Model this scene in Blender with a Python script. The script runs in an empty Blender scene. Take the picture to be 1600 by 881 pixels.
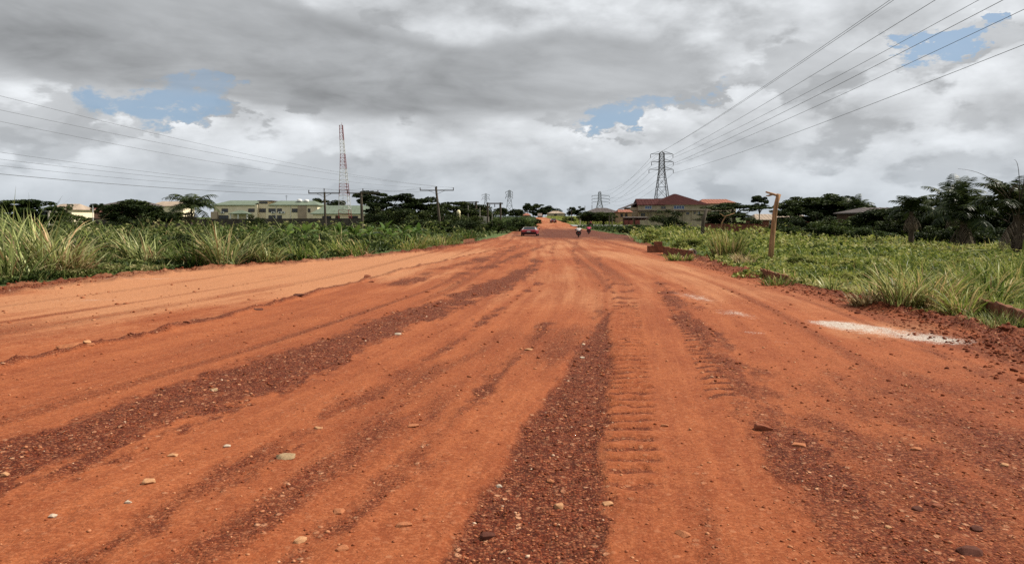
import bpy, bmesh, math, random
import numpy as np
from mathutils import Vector, Matrix, Euler
R = math.radians
random.seed(7); rng = np.random.default_rng(7)
S = bpy.context.scene
COL = S.collection

# ------------------------------------------------------------------ camera
F, CX, HY, EYE = 1150.0, 800.0, 347.0, 2.0        # focal length, centre column and horizon row of the 1600 x 881 photograph
cam_d = bpy.data.cameras.new('camera'); cam = bpy.data.objects.new('camera', cam_d); COL.objects.link(cam)
cam_d.sensor_width = 36.0; cam_d.lens = 36.0*F/1600.0
cam_d.shift_y = -(440.5-HY)/1600.0
cam_d.clip_start = 0.1; cam_d.clip_end = 9000.0
cam.location = (0, 0, EYE); cam.rotation_euler = (R(90), 0, 0)
S.camera = cam

# ------------------------------------------------------------------ sun, sky, exposure
SUN_EL, SUN_AZ = R(50), R(76)                      # azimuth measured from straight ahead towards the right
sd = bpy.data.lights.new('sun', 'SUN'); sd.energy = 5.0; sd.angle = R(0.6); sd.color = (1.0, 0.94, 0.84)
sun = bpy.data.objects.new('sun', sd); COL.objects.link(sun)
sdir = Vector((math.sin(SUN_AZ)*math.cos(SUN_EL), math.cos(SUN_AZ)*math.cos(SUN_EL), math.sin(SUN_EL)))
sun.rotation_euler = sdir.to_track_quat('Z', 'Y').to_euler()
sun.location = (40, 30, 60)
S.view_settings.view_transform = 'Standard'; S.view_settings.look = 'None'
S.view_settings.exposure = 0.48; S.view_settings.gamma = 1.0
S.view_settings.use_curve_mapping = False
S.cycles.use_denoising = False
S.cycles.max_bounces = 6; S.cycles.diffuse_bounces = 3; S.cycles.transmission_bounces = 4; S.cycles.transparent_max_bounces = 4
S.cycles.caustics_reflective = False; S.cycles.caustics_refractive = False

class E:
    """Thin wrapper: arithmetic on node sockets."""
    def __init__(s, nt, sock): s.nt, s.k = nt, sock
    def _m(s, op, *a, clamp=False):
        n = s.nt.nodes.new('ShaderNodeMath'); n.operation = op; n.use_clamp = clamp
        for i, v in enumerate((s,)+a):
            if isinstance(v, E): s.nt.links.new(v.k, n.inputs[i])
            else: n.inputs[i].default_value = v
        return E(s.nt, n.outputs[0])
    def __add__(s, o): return s._m('ADD', o)
    __radd__ = __add__
    def __sub__(s, o): return s._m('SUBTRACT', o)
    def __rsub__(s, o): return (s*-1.0)+o
    def __mul__(s, o): return s._m('MULTIPLY', o)
    __rmul__ = __mul__
    def __truediv__(s, o): return s._m('DIVIDE', o)
    def max(s, o): return s._m('MAXIMUM', o)
    def min(s, o): return s._m('MINIMUM', o)
    def pow(s, o): return s._m('POWER', o)
    def exp(s): return s._m('EXPONENT')
    def clamp(s): return s._m('ADD', 0.0, clamp=True)
    def smooth(s, a, b, lo=0.0, hi=1.0):
        n = s.nt.nodes.new('ShaderNodeMapRange'); n.interpolation_type = 'SMOOTHSTEP'
        s.nt.links.new(s.k, n.inputs[0])
        for i, v in zip((1, 2, 3, 4), (a, b, lo, hi)): n.inputs[i].default_value = v
        return E(s.nt, n.outputs[0])

def comb(nt, x, y, z):
    n = nt.nodes.new('ShaderNodeCombineXYZ')
    for i, v in enumerate((x, y, z)):
        if isinstance(v, E): nt.links.new(v.k, n.inputs[i])
        else: n.inputs[i].default_value = v
    return n.outputs[0]
def noise(nt, vec, scale, detail=4, rough=0.5, dist=0.0):
    n = nt.nodes.new('ShaderNodeTexNoise'); n.inputs['Scale'].default_value = scale
    n.inputs['Detail'].default_value = detail; n.inputs['Roughness'].default_value = rough; n.inputs['Distortion'].default_value = dist
    if vec is not None: nt.links.new(vec, n.inputs['Vector'])
    return E(nt, n.outputs[0])
def mix(nt, f, a, b):
    n = nt.nodes.new('ShaderNodeMix'); n.data_type = 'RGBA'; n.clamp_factor = True
    for i, v in ((0, f), (6, a), (7, b)):
        if isinstance(v, E): nt.links.new(v.k, n.inputs[i])
        elif isinstance(v, bpy.types.NodeSocket): nt.links.new(v, n.inputs[i])
        elif i == 0: n.inputs[0].default_value = v
        else: n.inputs[i].default_value = (*v, 1)
    return n.outputs[2]
def grey(nt, v, tint=(1, 1, 1)):
    n = nt.nodes.new('ShaderNodeCombineColor')
    for i in range(3): nt.links.new((v*tint[i]).k, n.inputs[i])
    return n.outputs[0]

def build_world():
    w = bpy.data.worlds.new('World'); S.world = w; w.use_nodes = True
    nt = w.node_tree; nt.nodes.clear()
    out = nt.nodes.new('ShaderNodeOutputWorld'); bg = nt.nodes.new('ShaderNodeBackground'); bg.inputs[1].default_value = 0.1
    nt.links.new(bg.outputs[0], out.inputs[0])
    sky = nt.nodes.new('ShaderNodeTexSky'); sky.sky_type = 'NISHITA'; sky.sun_disc = False
    sky.sun_elevation = SUN_EL; sky.sun_rotation = SUN_AZ; sky.air_density = 1.2; sky.dust_density = 1.5; sky.ozone_density = 1.5
    tc = nt.nodes.new('ShaderNodeTexCoord'); sp = nt.nodes.new('ShaderNodeSeparateXYZ')
    nt.links.new(tc.outputs['Generated'], sp.inputs[0])
    X, Y, Z = (E(nt, sp.outputs[i]) for i in range(3))
    el = Z.max(0.0)
    # a flat cloud deck seen in perspective: the direction met with a (curved) layer overhead
    k = el+0.10
    u, v = X/k, Y/k
    P = comb(nt, u, v, 0.0)
    warp = noise(nt, P, 0.55, 3, 0.5)
    u2, v2 = u+(warp-0.5)*1.6, v+(warp-0.5)*1.0
    P2 = comb(nt, u2, v2, 0.0)
    P2s = comb(nt, u2+0.16, v2+0.10, 0.35)         # the same field a little nearer the sun
    n1 = noise(nt, P2, 0.85, 6, 0.56)
    n1s = noise(nt, P2s, 0.85, 6, 0.56)
    # cumulus heaps, in plain direction space so that they stand upright
    dw = noise(nt, comb(nt, X*2.2, Y*2.2, Z*4.0), 1.7, 3, 0.5)-0.5
    D = comb(nt, X*2.2+dw*0.20, Y*2.2+dw*0.20, Z*4.4+dw*0.12)
    D2 = comb(nt, X*2.2+dw*0.20+0.02, Y*2.2+dw*0.20+0.01, Z*4.4+dw*0.12+0.10)
    h1, h2 = noise(nt, D, 2.1, 6, 0.52), noise(nt, D2, 2.1, 6, 0.52)
    s1, s1b = noise(nt, D, 5.6, 5, 0.55), noise(nt, D2, 5.6, 5, 0.55)
    D3 = comb(nt, X*2.2+4.0, Y*2.2+dw*0.3, Z*5.2+dw*0.25)
    s2 = noise(nt, D3, 3.4, 6, 0.55)
    low = el.smooth(0.22, 0.10)                    # 1 near the horizon
    wn = nt.nodes.new('ShaderNodeTexNoise'); wn.inputs['Scale'].default_value = 7.5; wn.inputs['Detail'].default_value = 6; wn.inputs['Roughness'].default_value = 0.62
    nt.links.new(D, wn.inputs['Vector']); ws = nt.nodes.new('ShaderNodeSeparateColor'); nt.links.new(wn.outputs['Color'], ws.inputs[0])
    Xw, Ew = X+(E(nt, ws.outputs[0])-0.5)*0.26, el+(E(nt, ws.outputs[1])-0.5)*0.13     # ragged outlines for the gaps
    def blob(px, py, sx, sy, ragged=False):
        a, b = (px-CX)/F, (HY-py)/F; q = math.sqrt(1+a*a+b*b); a, b = a/q, b/q
        dx = ((Xw if ragged else X)-a)*(F/sx); dz = ((Ew if ragged else el)-b)*(F/sy)
        return ((dx*dx+dz*dz)*-0.5).exp()
    def field(lst, ragged=False):
        t = None
        for (px, py, sx, sy, a) in lst: o = blob(px, py, sx, sy, ragged)*a; t = o if t is None else t+o
        return t
    gap, deckf, lite = field(CLOUD_GAP, True), field(CLOUD_DARK), field(CLOUD_LITE)
    dens = h1*0.72+s1*0.28-gap*0.16+lite*0.30
    heap = dens.smooth(0.455, 0.50)                # crisp-edged heaps over a milky background
    rim = dens.smooth(0.64, 0.50)
    top = (h1-h2)*1.3+(s1-s1b)*0.40
    lum2 = 0.53+rim*0.20+top*1.15+lite*1.1+(s1-0.5)*0.50+(s2-0.5)*0.40
    lum1 = 0.545+s2.smooth(0.46, 0.52)*0.085+(s2-0.5)*0.40+(s1-0.5)*0.25+(n1-0.5)*0.16
    lum = lum1+(lum2-lum1)*heap
    deck = (deckf+(n1-0.5)*1.1+(h1-0.5)*0.9).smooth(0.28, 0.78)
    lumd = 0.425+(n1-n1s)*0.55+(n1-0.5)*0.42+(h1-0.5)*0.30+(s2-0.5)*0.10
    lum = lum+(lumd-lum)*deck*0.92
    lum = (lum*0.78+0.045).max(0.26).min(0.90)
    hz = el.smooth(0.14, 0.0)                      # thin veil of blue-grey towards the horizon
    cloud = mix(nt, hz*0.55, grey(nt, lum*10.0, (0.965, 1.0, 1.035)), (4.7, 5.3, 5.9))
    fine = noise(nt, D, 13.0, 5, 0.6)
    hole = (gap*1.08+((s1-0.5)*1.8+(s2-0.5)*1.4+(fine-0.5)*1.0)*(gap*2.5).min(1.0)).smooth(0.36, 1.12)
    cover = hole*(1.0-dens.smooth(0.43, 0.485))*(1.0-deck*0.40)
    blue = mix(nt, 0.65, sky.outputs[0], (2.2, 3.8, 6.0))
    colr = mix(nt, cover*0.78, cloud, blue)
    vm = nt.nodes.new('ShaderNodeVectorMath'); vm.operation = 'SCALE'; vm.inputs[3].default_value = 0.765; nt.links.new(colr, vm.inputs[0]); colr = vm.outputs[0]
    nt.links.new(colr, bg.inputs[0])
    w.cycles.sampling_method = 'MANUAL'; w.cycles.sample_map_resolution = 512
CLOUD_DARK = [(150, 70, 260, 62, .75), (480, 95, 200, 55, .70), (860, 110, 170, 55, .75), (620, 125, 160, 26, .45), (700, 155, 120, 14, .3), (60, 0, 300, 40, .4), (1490, 205, 150, 30, .35), (1250, 150, 160, 30, .25), (340, 240, 150, 14, .2), (735, 50, 95, 30, -.55), (300, 150, 80, 16, -.35)]
CLOUD_LITE = [(720, 45, 110, 32, .16), (1110, 30, 140, 45, .22), (80, 150, 100, 28, .16), (420, 190, 100, 30, .16), (1010, 205, 60, 18, .18), (1540, 120, 80, 30, .12), (640, 190, 140, 30, .10), (1450, 245, 120, 18, .10), (870, 182, 60, 14, .12), (150, 262, 150, 20, .10)]
CLOUD_GAP = [(235, 160, 44, 17, .85), (300, 162, 40, 15, .75), (350, 141, 44, 12, .65), (905, 198, 36, 12, .8), (950, 186, 36, 13, .8), (1050, 153, 44, 11, .85), (1490, 60, 16, 7, .75), (1462, 70, 18, 7, .7), (1432, 82, 14, 6, .7), (1475, 52, 14, 5, .4), (1425, 88, 26, 10, .5), (255, 188, 36, 10, .4), (990, 175, 50, 12, .4)]
build_world()

# ------------------------------------------------------------------ helpers
def tag(o, label=None, cat=None, group=None, kind=None):
    for k_, v_ in (('label', label), ('category', cat), ('group', group), ('kind', kind)):
        if v_: o[k_] = v_
    return o
def thing(name, label, cat, loc=(0, 0, 0), group=None, rz=0.0, scale=1.0):
    o = bpy.data.objects.new(name, None); COL.objects.link(o); o.empty_display_size = 0.2
    o.location = loc; o.rotation_euler = (0, 0, rz)
    o.scale = (scale,)*3 if not hasattr(scale, '__len__') else scale
    return tag(o, label, cat, group)
def link(name, me, parent=None, mat=None):
    o = bpy.data.objects.new(name, me); COL.objects.link(o)
    if mat is not None and not me.materials: me.materials.append(mat)
    if parent is not None: o.parent = parent
    return o
def np_mesh(name, V, Q, mat=None, attrs=None, smooth=False):
    """Mesh from arrays: V (n,3); Q (m,k) faces of one size."""
    me = bpy.data.meshes.new(name)
    V = np.ascontiguousarray(V, dtype=np.float32); Q = np.ascontiguousarray(Q, dtype=np.int32)
    m, k = Q.shape
    me.vertices.add(len(V)); me.vertices.foreach_set('co', V.ravel())
    me.loops.add(m*k); me.loops.foreach_set('vertex_index', Q.ravel())
    me.polygons.add(m); me.polygons.foreach_set('loop_start', np.arange(0, m*k, k, dtype=np.int32))
    me.polygons.foreach_set('loop_total', np.full(m, k, dtype=np.int32))
    if smooth: me.polygons.foreach_set('use_smooth', np.ones(m, dtype=bool))
    for nm, a in (attrs or {}).items():
        at = me.attributes.new(nm, 'FLOAT', 'POINT'); at.data.foreach_set('value', np.ascontiguousarray(a, dtype=np.float32))
    me.update(calc_edges=True)
    if mat is not None: me.materials.append(mat)
    return me
class MB:
    def __init__(s): s.v, s.f = [], []
    def quad(s, *p):
        b = len(s.v); s.v += [tuple(q) for q in p]; s.f.append(tuple(range(b, b+len(p)))); return s
    def hexa(s, c8):
        b = len(s.v); s.v += [tuple(q) for q in c8]
        s.f += [tuple(b+i for i in q) for q in ((0, 3, 2, 1), (4, 5, 6, 7), (0, 1, 5, 4), (1, 2, 6, 5), (2, 3, 7, 6), (3, 0, 4, 7))]; return s
    def box(s, x0, x1, y0, y1, z0, z1):
        return s.hexa([(x0, y0, z0), (x1, y0, z0), (x1, y1, z0), (x0, y1, z0), (x0, y0, z1), (x1, y0, z1), (x1, y1, z1), (x0, y1, z1)])
    def bar(s, a, b, w, h=None):
        a, b = Vector(a), Vector(b); h = h or w; t = (b-a).normalized()
        up = Vector((0, 0, 1)) if abs(t.z) < .95 else Vector((0, 1, 0))
        sx = t.cross(up).normalized()*w/2; sz = sx.cross(t).normalized()*h/2
        return s.hexa([a-sx-sz, a+sx-sz, b+sx-sz, b-sx-sz, a-sx+sz, a+sx+sz, b+sx+sz, b-sx+sz])
    def tube(s, pts, rad, n=7, cap=True):
        pts = [Vector(p) for p in pts]; rad = rad if hasattr(rad, '__len__') else [rad]*len(pts)
        b0 = len(s.v)
        for i, p in enumerate(pts):
            t = (pts[min(i+1, len(pts)-1)]-pts[max(i-1, 0)]).normalized()
            ref = Vector((0, 1, 0)) if abs(t.y) < .9 else Vector((1, 0, 0))
            a = t.cross(ref).normalized(); c = t.cross(a)
            for j in range(n):
                q = 2*math.pi*j/n; s.v.append(tuple(p+(a*math.cos(q)+c*math.sin(q))*rad[i]))
        for i in range(len(pts)-1):
            for j in range(n):
                k = (j+1) % n; s.f.append((b0+i*n+j, b0+i*n+k, b0+(i+1)*n+k, b0+(i+1)*n+j))
        if cap: s.f.append(tuple(b0+j for j in range(n))[::-1]); s.f.append(tuple(b0+(len(pts)-1)*n+j for j in range(n)))
        return s
    def lathe(s, prof, c=(0, 0, 0), n=12):
        b0 = len(s.v)
        for r, z in prof:
            for j in range(n):
                q = 2*math.pi*j/n; s.v.append((c[0]+r*math.cos(q), c[1]+r*math.sin(q), c[2]+z))
        for i in range(len(prof)-1):
            for j in range(n):
                k = (j+1) % n; s.f.append((b0+i*n+j, b0+i*n+k, b0+(i+1)*n+k, b0+(i+1)*n+j))
        s.f.append(tuple(b0+j for j in range(n))[::-1]); s.f.append(tuple(b0+(len(prof)-1)*n+j for j in range(n)))
        return s
    def mesh(s, name, mat=None, smooth=False, off=(0, 0, 0)):
        me = bpy.data.meshes.new(name); me.from_pydata([(p[0]-off[0], p[1]-off[1], p[2]-off[2]) for p in s.v], [], s.f)
        if smooth: me.polygons.foreach_set('use_smooth', [True]*len(me.polygons))
        bm = bmesh.new(); bm.from_mesh(me); bmesh.ops.recalc_face_normals(bm, faces=bm.faces); bm.to_mesh(me); bm.free()
        if mat: me.materials.append(mat)
        return me
    def build(s, name, mat, parent=None, smooth=False, world=True):
        off = parent.location if (parent is not None and world) else (0, 0, 0)
        if parent is not None and world and parent.parent is not None: off = Vector(parent.location)+Vector(parent.parent.location)
        return link(name, s.mesh(name, mat, smooth, off), parent)
def copy_tree(o, parent=None):
    c = o.copy(); COL.objects.link(c); c.parent = parent
    for ch in [k for k in o.children]: copy_tree(ch, c)
    return c

def _hash(ix, iy, seed):
    h = (ix.astype(np.int64)*374761393+iy.astype(np.int64)*668265263+seed*1442695041) & 0xFFFFFFFF
    h = ((h ^ (h >> 13))*1274126177) & 0xFFFFFFFF
    return ((h ^ (h >> 16)) & 0xFFFFFF).astype(np.float64)/float(0xFFFFFF)*2-1
def vnoise(x, y, seed=0):
    ix, iy = np.floor(x), np.floor(y); fx, fy = x-ix, y-iy
    fx, fy = fx*fx*(3-2*fx), fy*fy*(3-2*fy)
    a, b, c, d = _hash(ix, iy, seed), _hash(ix+1, iy, seed), _hash(ix, iy+1, seed), _hash(ix+1, iy+1, seed)
    return (a*(1-fx)+b*fx)*(1-fy)+(c*(1-fx)+d*fx)*fy
def fbm(x, y, octs=4, seed=0, gain=0.5):
    x, y = np.asarray(x, float), np.asarray(y, float)
    s, a, t = 0, 1.0, 0
    for i in range(octs):
        s = s+a*vnoise(x*2**i+i*17.3, y*2**i-i*9.1, seed+i); t += a; a *= gain
    return s/t
def sst(x, a, b):
    t = np.clip((x-a)/(b-a), 0, 1); return t*t*(3-2*t)
PRO_D = [-100, 0, 60, 95, 120, 160, 200, 300, 400, 450, 600, 900, 5000]
PRO_Z = [0, 0, 0, -.05, .04, .55, 1.05, 2.6, 4.6, 4.9, 4.2, 4.0, 4.0]
def H(d): return np.interp(d, PRO_D, PRO_Z)
def Hf(d): return float(H(d))
def at(px, py, d): return Vector((d*(px-CX)/F, d, EYE+(HY-py)/F*d))
def gx(px, d): return d*(px-CX)/F
def zt(py, d): return EYE+(HY-py)/F*d
def ground(px, d): return Vector((gx(px, d), d, Hf(d)))
EDGE_D = [-60, 5, 15, 22.3, 28.4, 35.9, 41.8, 51, 74, 94, 135, 190, 265, 400, 460, 800]
EDGE_L = [-18, -17.2, -16.4, -15.5, -14.7, -11.6, -8.9, -6.7, -3.9, -2.3, .2, 5.8, 9.9, 12.5, 12.0, 8]
EDGE_RD = [-60, 5, 10.1, 16.1, 25.5, 33, 41, 51, 79, 110, 135, 165, 205, 305, 400, 460, 800]
EDGE_RX = [8.6, 8.9, 9.2, 9.2, 9.1, 9.7, 10.5, 10.9, 12.9, 17.5, 16.5, 15.0, 16.8, 19.2, 17.6, 17, 13]
def xl(d): return np.interp(d, EDGE_D, EDGE_L)
def xr(d): return np.interp(d, EDGE_RD, EDGE_RX)
# ------------------------------------------------------------------ materials
MATS = {}
def mat(name, col, rough=0.8, metal=0.0, var=0.12, scale=3.0, bump=0.0, spec=0.10, col2=None, vscale=None):
    """Procedural paint/stone/wood: the base colour broken by two noises."""
    if name in MATS: return MATS[name]
    m = bpy.data.materials.new(name); m.use_nodes = True; nt = m.node_tree; b = nt.nodes['Principled BSDF']
    tc = nt.nodes.new('ShaderNodeTexCoord'); vec = tc.outputs['Object']
    if vscale:
        mp = nt.nodes.new('ShaderNodeMapping'); mp.inputs['Scale'].default_value = vscale; nt.links.new(vec, mp.inputs[0]); vec = mp.outputs[0]
    n1 = noise(nt, vec, scale, 5, 0.6); n2 = noise(nt, vec, scale*7, 3, 0.6)
    f = (n1*0.65+n2*0.35).smooth(0.30, 0.70)
    c2 = col2 or tuple(c*(1-2.2*var) for c in col)
    nt.links.new(mix(nt, f, c2, tuple(min(1, c*(1+var)) for c in col)), b.inputs['Base Color'])
    b.inputs['Roughness'].default_value = rough; b.inputs['Metallic'].default_value = metal; b.inputs['Specular IOR Level'].default_value = spec
    if bump:
        bp = nt.nodes.new('ShaderNodeBump'); bp.inputs['Strength'].default_value = 0.6; bp.inputs['Distance'].default_value = bump
        nt.links.new((n2*0.6+n1*0.4).k, bp.inputs['Height']); nt.links.new(bp.outputs[0], b.inputs['Normal'])
    MATS[name] = m; return m
def leaf_mat(name, stops, trans=0.30, rough=0.55):
    """Foliage: per-leaf 'tint' attribute picks the colour; some light passes through."""
    if name in MATS: return MATS[name]
    m = bpy.data.materials.new(name); m.use_nodes = True; nt = m.node_tree; nt.nodes.clear()
    out = nt.nodes.new('ShaderNodeOutputMaterial'); at_ = nt.nodes.new('ShaderNodeAttribute'); at_.attribute_name = 'tint'
    oi = nt.nodes.new('ShaderNodeObjectInfo')
    rp = nt.nodes.new('ShaderNodeValToRGB'); cr = rp.color_ramp
    while len(cr.elements) < len(stops): cr.elements.new(0.5)
    for e, (p, c) in zip(cr.elements, stops): e.position = p; e.color = (*c, 1)
    nt.links.new(at_.outputs['Fac'], rp.inputs[0])
    hs = nt.nodes.new('ShaderNodeHueSaturation'); nt.links.new(rp.outputs[0], hs.inputs['Color'])
    nt.links.new((E(nt, oi.outputs['Random'])*0.5+0.75).k, hs.inputs['Value'])
    nt.links.new((E(nt, oi.outputs['Random'])*-0.025+0.502).k, hs.inputs['Hue'])
    b = nt.nodes.new('ShaderNodeBsdfPrincipled'); b.inputs['Roughness'].default_value = rough; b.inputs['Specular IOR Level'].default_value = 0.10
    t = nt.nodes.new('ShaderNodeBsdfTranslucent'); mx = nt.nodes.new('ShaderNodeMixShader'); mx.inputs[0].default_value = trans
    nt.links.new(hs.outputs[0], b.inputs['Base Color']); nt.links.new(hs.outputs[0], t.inputs['Color'])
    nt.links.new(b.outputs[0], mx.inputs[1]); nt.links.new(t.outputs[0], mx.inputs[2]); nt.links.new(mx.outputs[0], out.inputs[0])
    MATS[name] = m; return m
LEAF_DARK = leaf_mat('dark_foliage', [(0, (.010, .018, .006)), (.55, (.030, .046, .013)), (1, (.085, .11, .030))], .20)
LEAF_MID = leaf_mat('mid_foliage', [(0, (.014, .026, .007)), (.6, (.040, .066, .015)), (1, (.10, .13, .032))], .25)
LEAF_HEDGE = leaf_mat('cover_foliage', [(0, (.022, .042, .009)), (.30, (.090, .125, .020)), (.55, (.215, .245, .048)), (.90, (.37, .36, .11)), (1, (.42, .40, .17))], .35)
LEAF_LEFT = leaf_mat('verge_foliage', [(0, (.016, .028, .008)), (.45, (.050, .078, .018)), (.75, (.125, .150, .042)), (.90, (.24, .23, .09)), (1, (.34, .31, .14))], .28)
BLADE_PALE = leaf_mat('pale_grass', [(0, (.035, .058, .013)), (.35, (.125, .165, .045)), (.7, (.30, .345, .125)), (.9, (.46, .47, .24)), (1, (.46, .34, .16))], .30, .40)
BLADE_GREEN = leaf_mat('green_grass', [(0, (.035, .060, .010)), (.45, (.115, .17, .030)), (.8, (.27, .31, .08)), (1, (.42, .33, .13))], .35, .45)
BLADE_DRY = leaf_mat('dry_grass', [(0, (.12, .085, .035)), (.6, (.34, .24, .105)), (1, (.54, .42, .23))], .30)
PALM_LEAF = leaf_mat('palm_leaf', [(0, (.009, .016, .006)), (.6, (.028, .044, .013)), (1, (.09, .105, .04))], .2, .4)
PALM_DRY = leaf_mat('palm_dry_leaf', [(0, (.06, .045, .028)), (.6, (.15, .12, .08)), (1, (.28, .24, .17))], .2, .6)
BANANA = leaf_mat('banana_leaf', [(0, (.035, .070, .016)), (.6, (.085, .15, .030)), (1, (.20, .24, .06))], .38, .35)
BARK = mat('bark', (.085, .062, .045), .9, var=.25, scale=4, bump=.02, vscale=(1, 1, .25))
POLEWOOD = mat('pole_timber', (.105, .085, .065), .85, var=.25, scale=3, vscale=(1, 1, .12), bump=.01)
PALEWOOD = mat('bleached_timber', (.40, .23, .12), .8, var=.22, scale=9, vscale=(1, 1, .10), bump=.02, col2=(.15, .075, .04))
STEEL = mat('weathered_steel', (.11, .112, .115), .6, metal=.3, var=.15)
STEEL_FAR = mat('galvanised_steel', (.20, .21, .22), .6, metal=.2, var=.1)
PORCELAIN = mat('insulator_glaze', (.06, .05, .048), .35, var=.1)
WIRE = mat('cable_aluminium', (.10, .10, .105), .6, metal=.2, var=.05)
MAST_RED = mat('mast_red_paint', (.28, .07, .065), .6, var=.12)
MAST_WHITE = mat('mast_white_paint', (.62, .60, .58), .6, var=.08)
CREAM = mat('cream_render', (.80, .69, .49), .9, var=.07, scale=.6)
TANWALL = mat('tan_panel', (.40, .31, .23), .9, var=.08, scale=.8)
GREENROOF = mat('green_sheet_roof', (.135, .165, .122), .55, var=.10, scale=.7, vscale=(1, 1, 1))
REDROOF = mat('maroon_tile_roof', (.052, .0145, .013), .85, var=.14, scale=.9)
ORANGEROOF = mat('orange_tile_roof', (.25, .10, .065), .75, var=.12, scale=.9)
TANROOF = mat('tan_sheet_roof', (.32, .25, .19), .75, var=.15, scale=.6)
GREYROOF = mat('dark_grey_roof', (.085, .070, .066), .7, var=.12, scale=.6)
DRABWALL = mat('drab_render', (.40, .33, .235), .9, var=.14, scale=.8)
REDWALL = mat('red_painted_wall', (.17, .058, .044), .9, var=.12, scale=.8)
BROWNWALL = mat('brown_render', (.075, .042, .030), .9, var=.15, scale=.8)
DARKWALL = mat('stained_block_wall', (.085, .072, .062), .95, var=.22, scale=.9)
WHITEP = mat('white_paint', (.68, .67, .64), .6, var=.06)
BLUEFRAME = mat('blue_window_frame', (.12, .20, .45), .5, var=.06)
GLASS = mat('dark_window_glass', (.022, .024, .028), .12, var=.05, spec=.6)
BLUEGLASS = mat('blue_window_glass', (.045, .085, .20), .12, var=.05, spec=.6)
MUDWALL = mat('mud_stained_concrete', (.20, .088, .050), .95, var=.22, scale=3.2, bump=.03, col2=(.075, .028, .017))
CONC = mat('pale_concrete', (.42, .38, .32), .9, var=.12, scale=1.2)
TANK = mat('cream_tank_plastic', (.75, .66, .40), .45, var=.04)
RED_PAINT = mat('red_car_paint', (.22, .018, .032), .3, var=.05, spec=.5)
SILVER = mat('pale_car_trim', (.52, .50, .48), .35, metal=.3, var=.04)
RUBBER = mat('black_rubber', (.02, .02, .02), .8, var=.1)
BLACKP = mat('black_plastic', (.025, .023, .022), .5, var=.1)
LAMP_RED = mat('tail_lamp_red', (.50, .05, .04), .25, var=.05)
PLATE = mat('number_plate', (.72, .70, .62), .5, var=.05)
SKIN = mat('brown_skin', (.10, .055, .035), .6, var=.08)
HAIR = mat('black_hair', (.012, .011, .011), .7, var=.1)
CLOTH_W = mat('white_shirt_cloth', (.74, .71, .68), .9, var=.05)
CLOTH_P = mat('pink_shirt_cloth', (.72, .13, .22), .9, var=.06)
CLOTH_D = mat('dark_trouser_cloth', (.035, .028, .028), .9, var=.1)
CLOTH_R = mat('maroon_shirt_cloth', (.16, .035, .035), .9, var=.1)
ASPHALT = mat('grey_paving', (.30, .285, .28), .9, var=.10, scale=.6)

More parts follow.
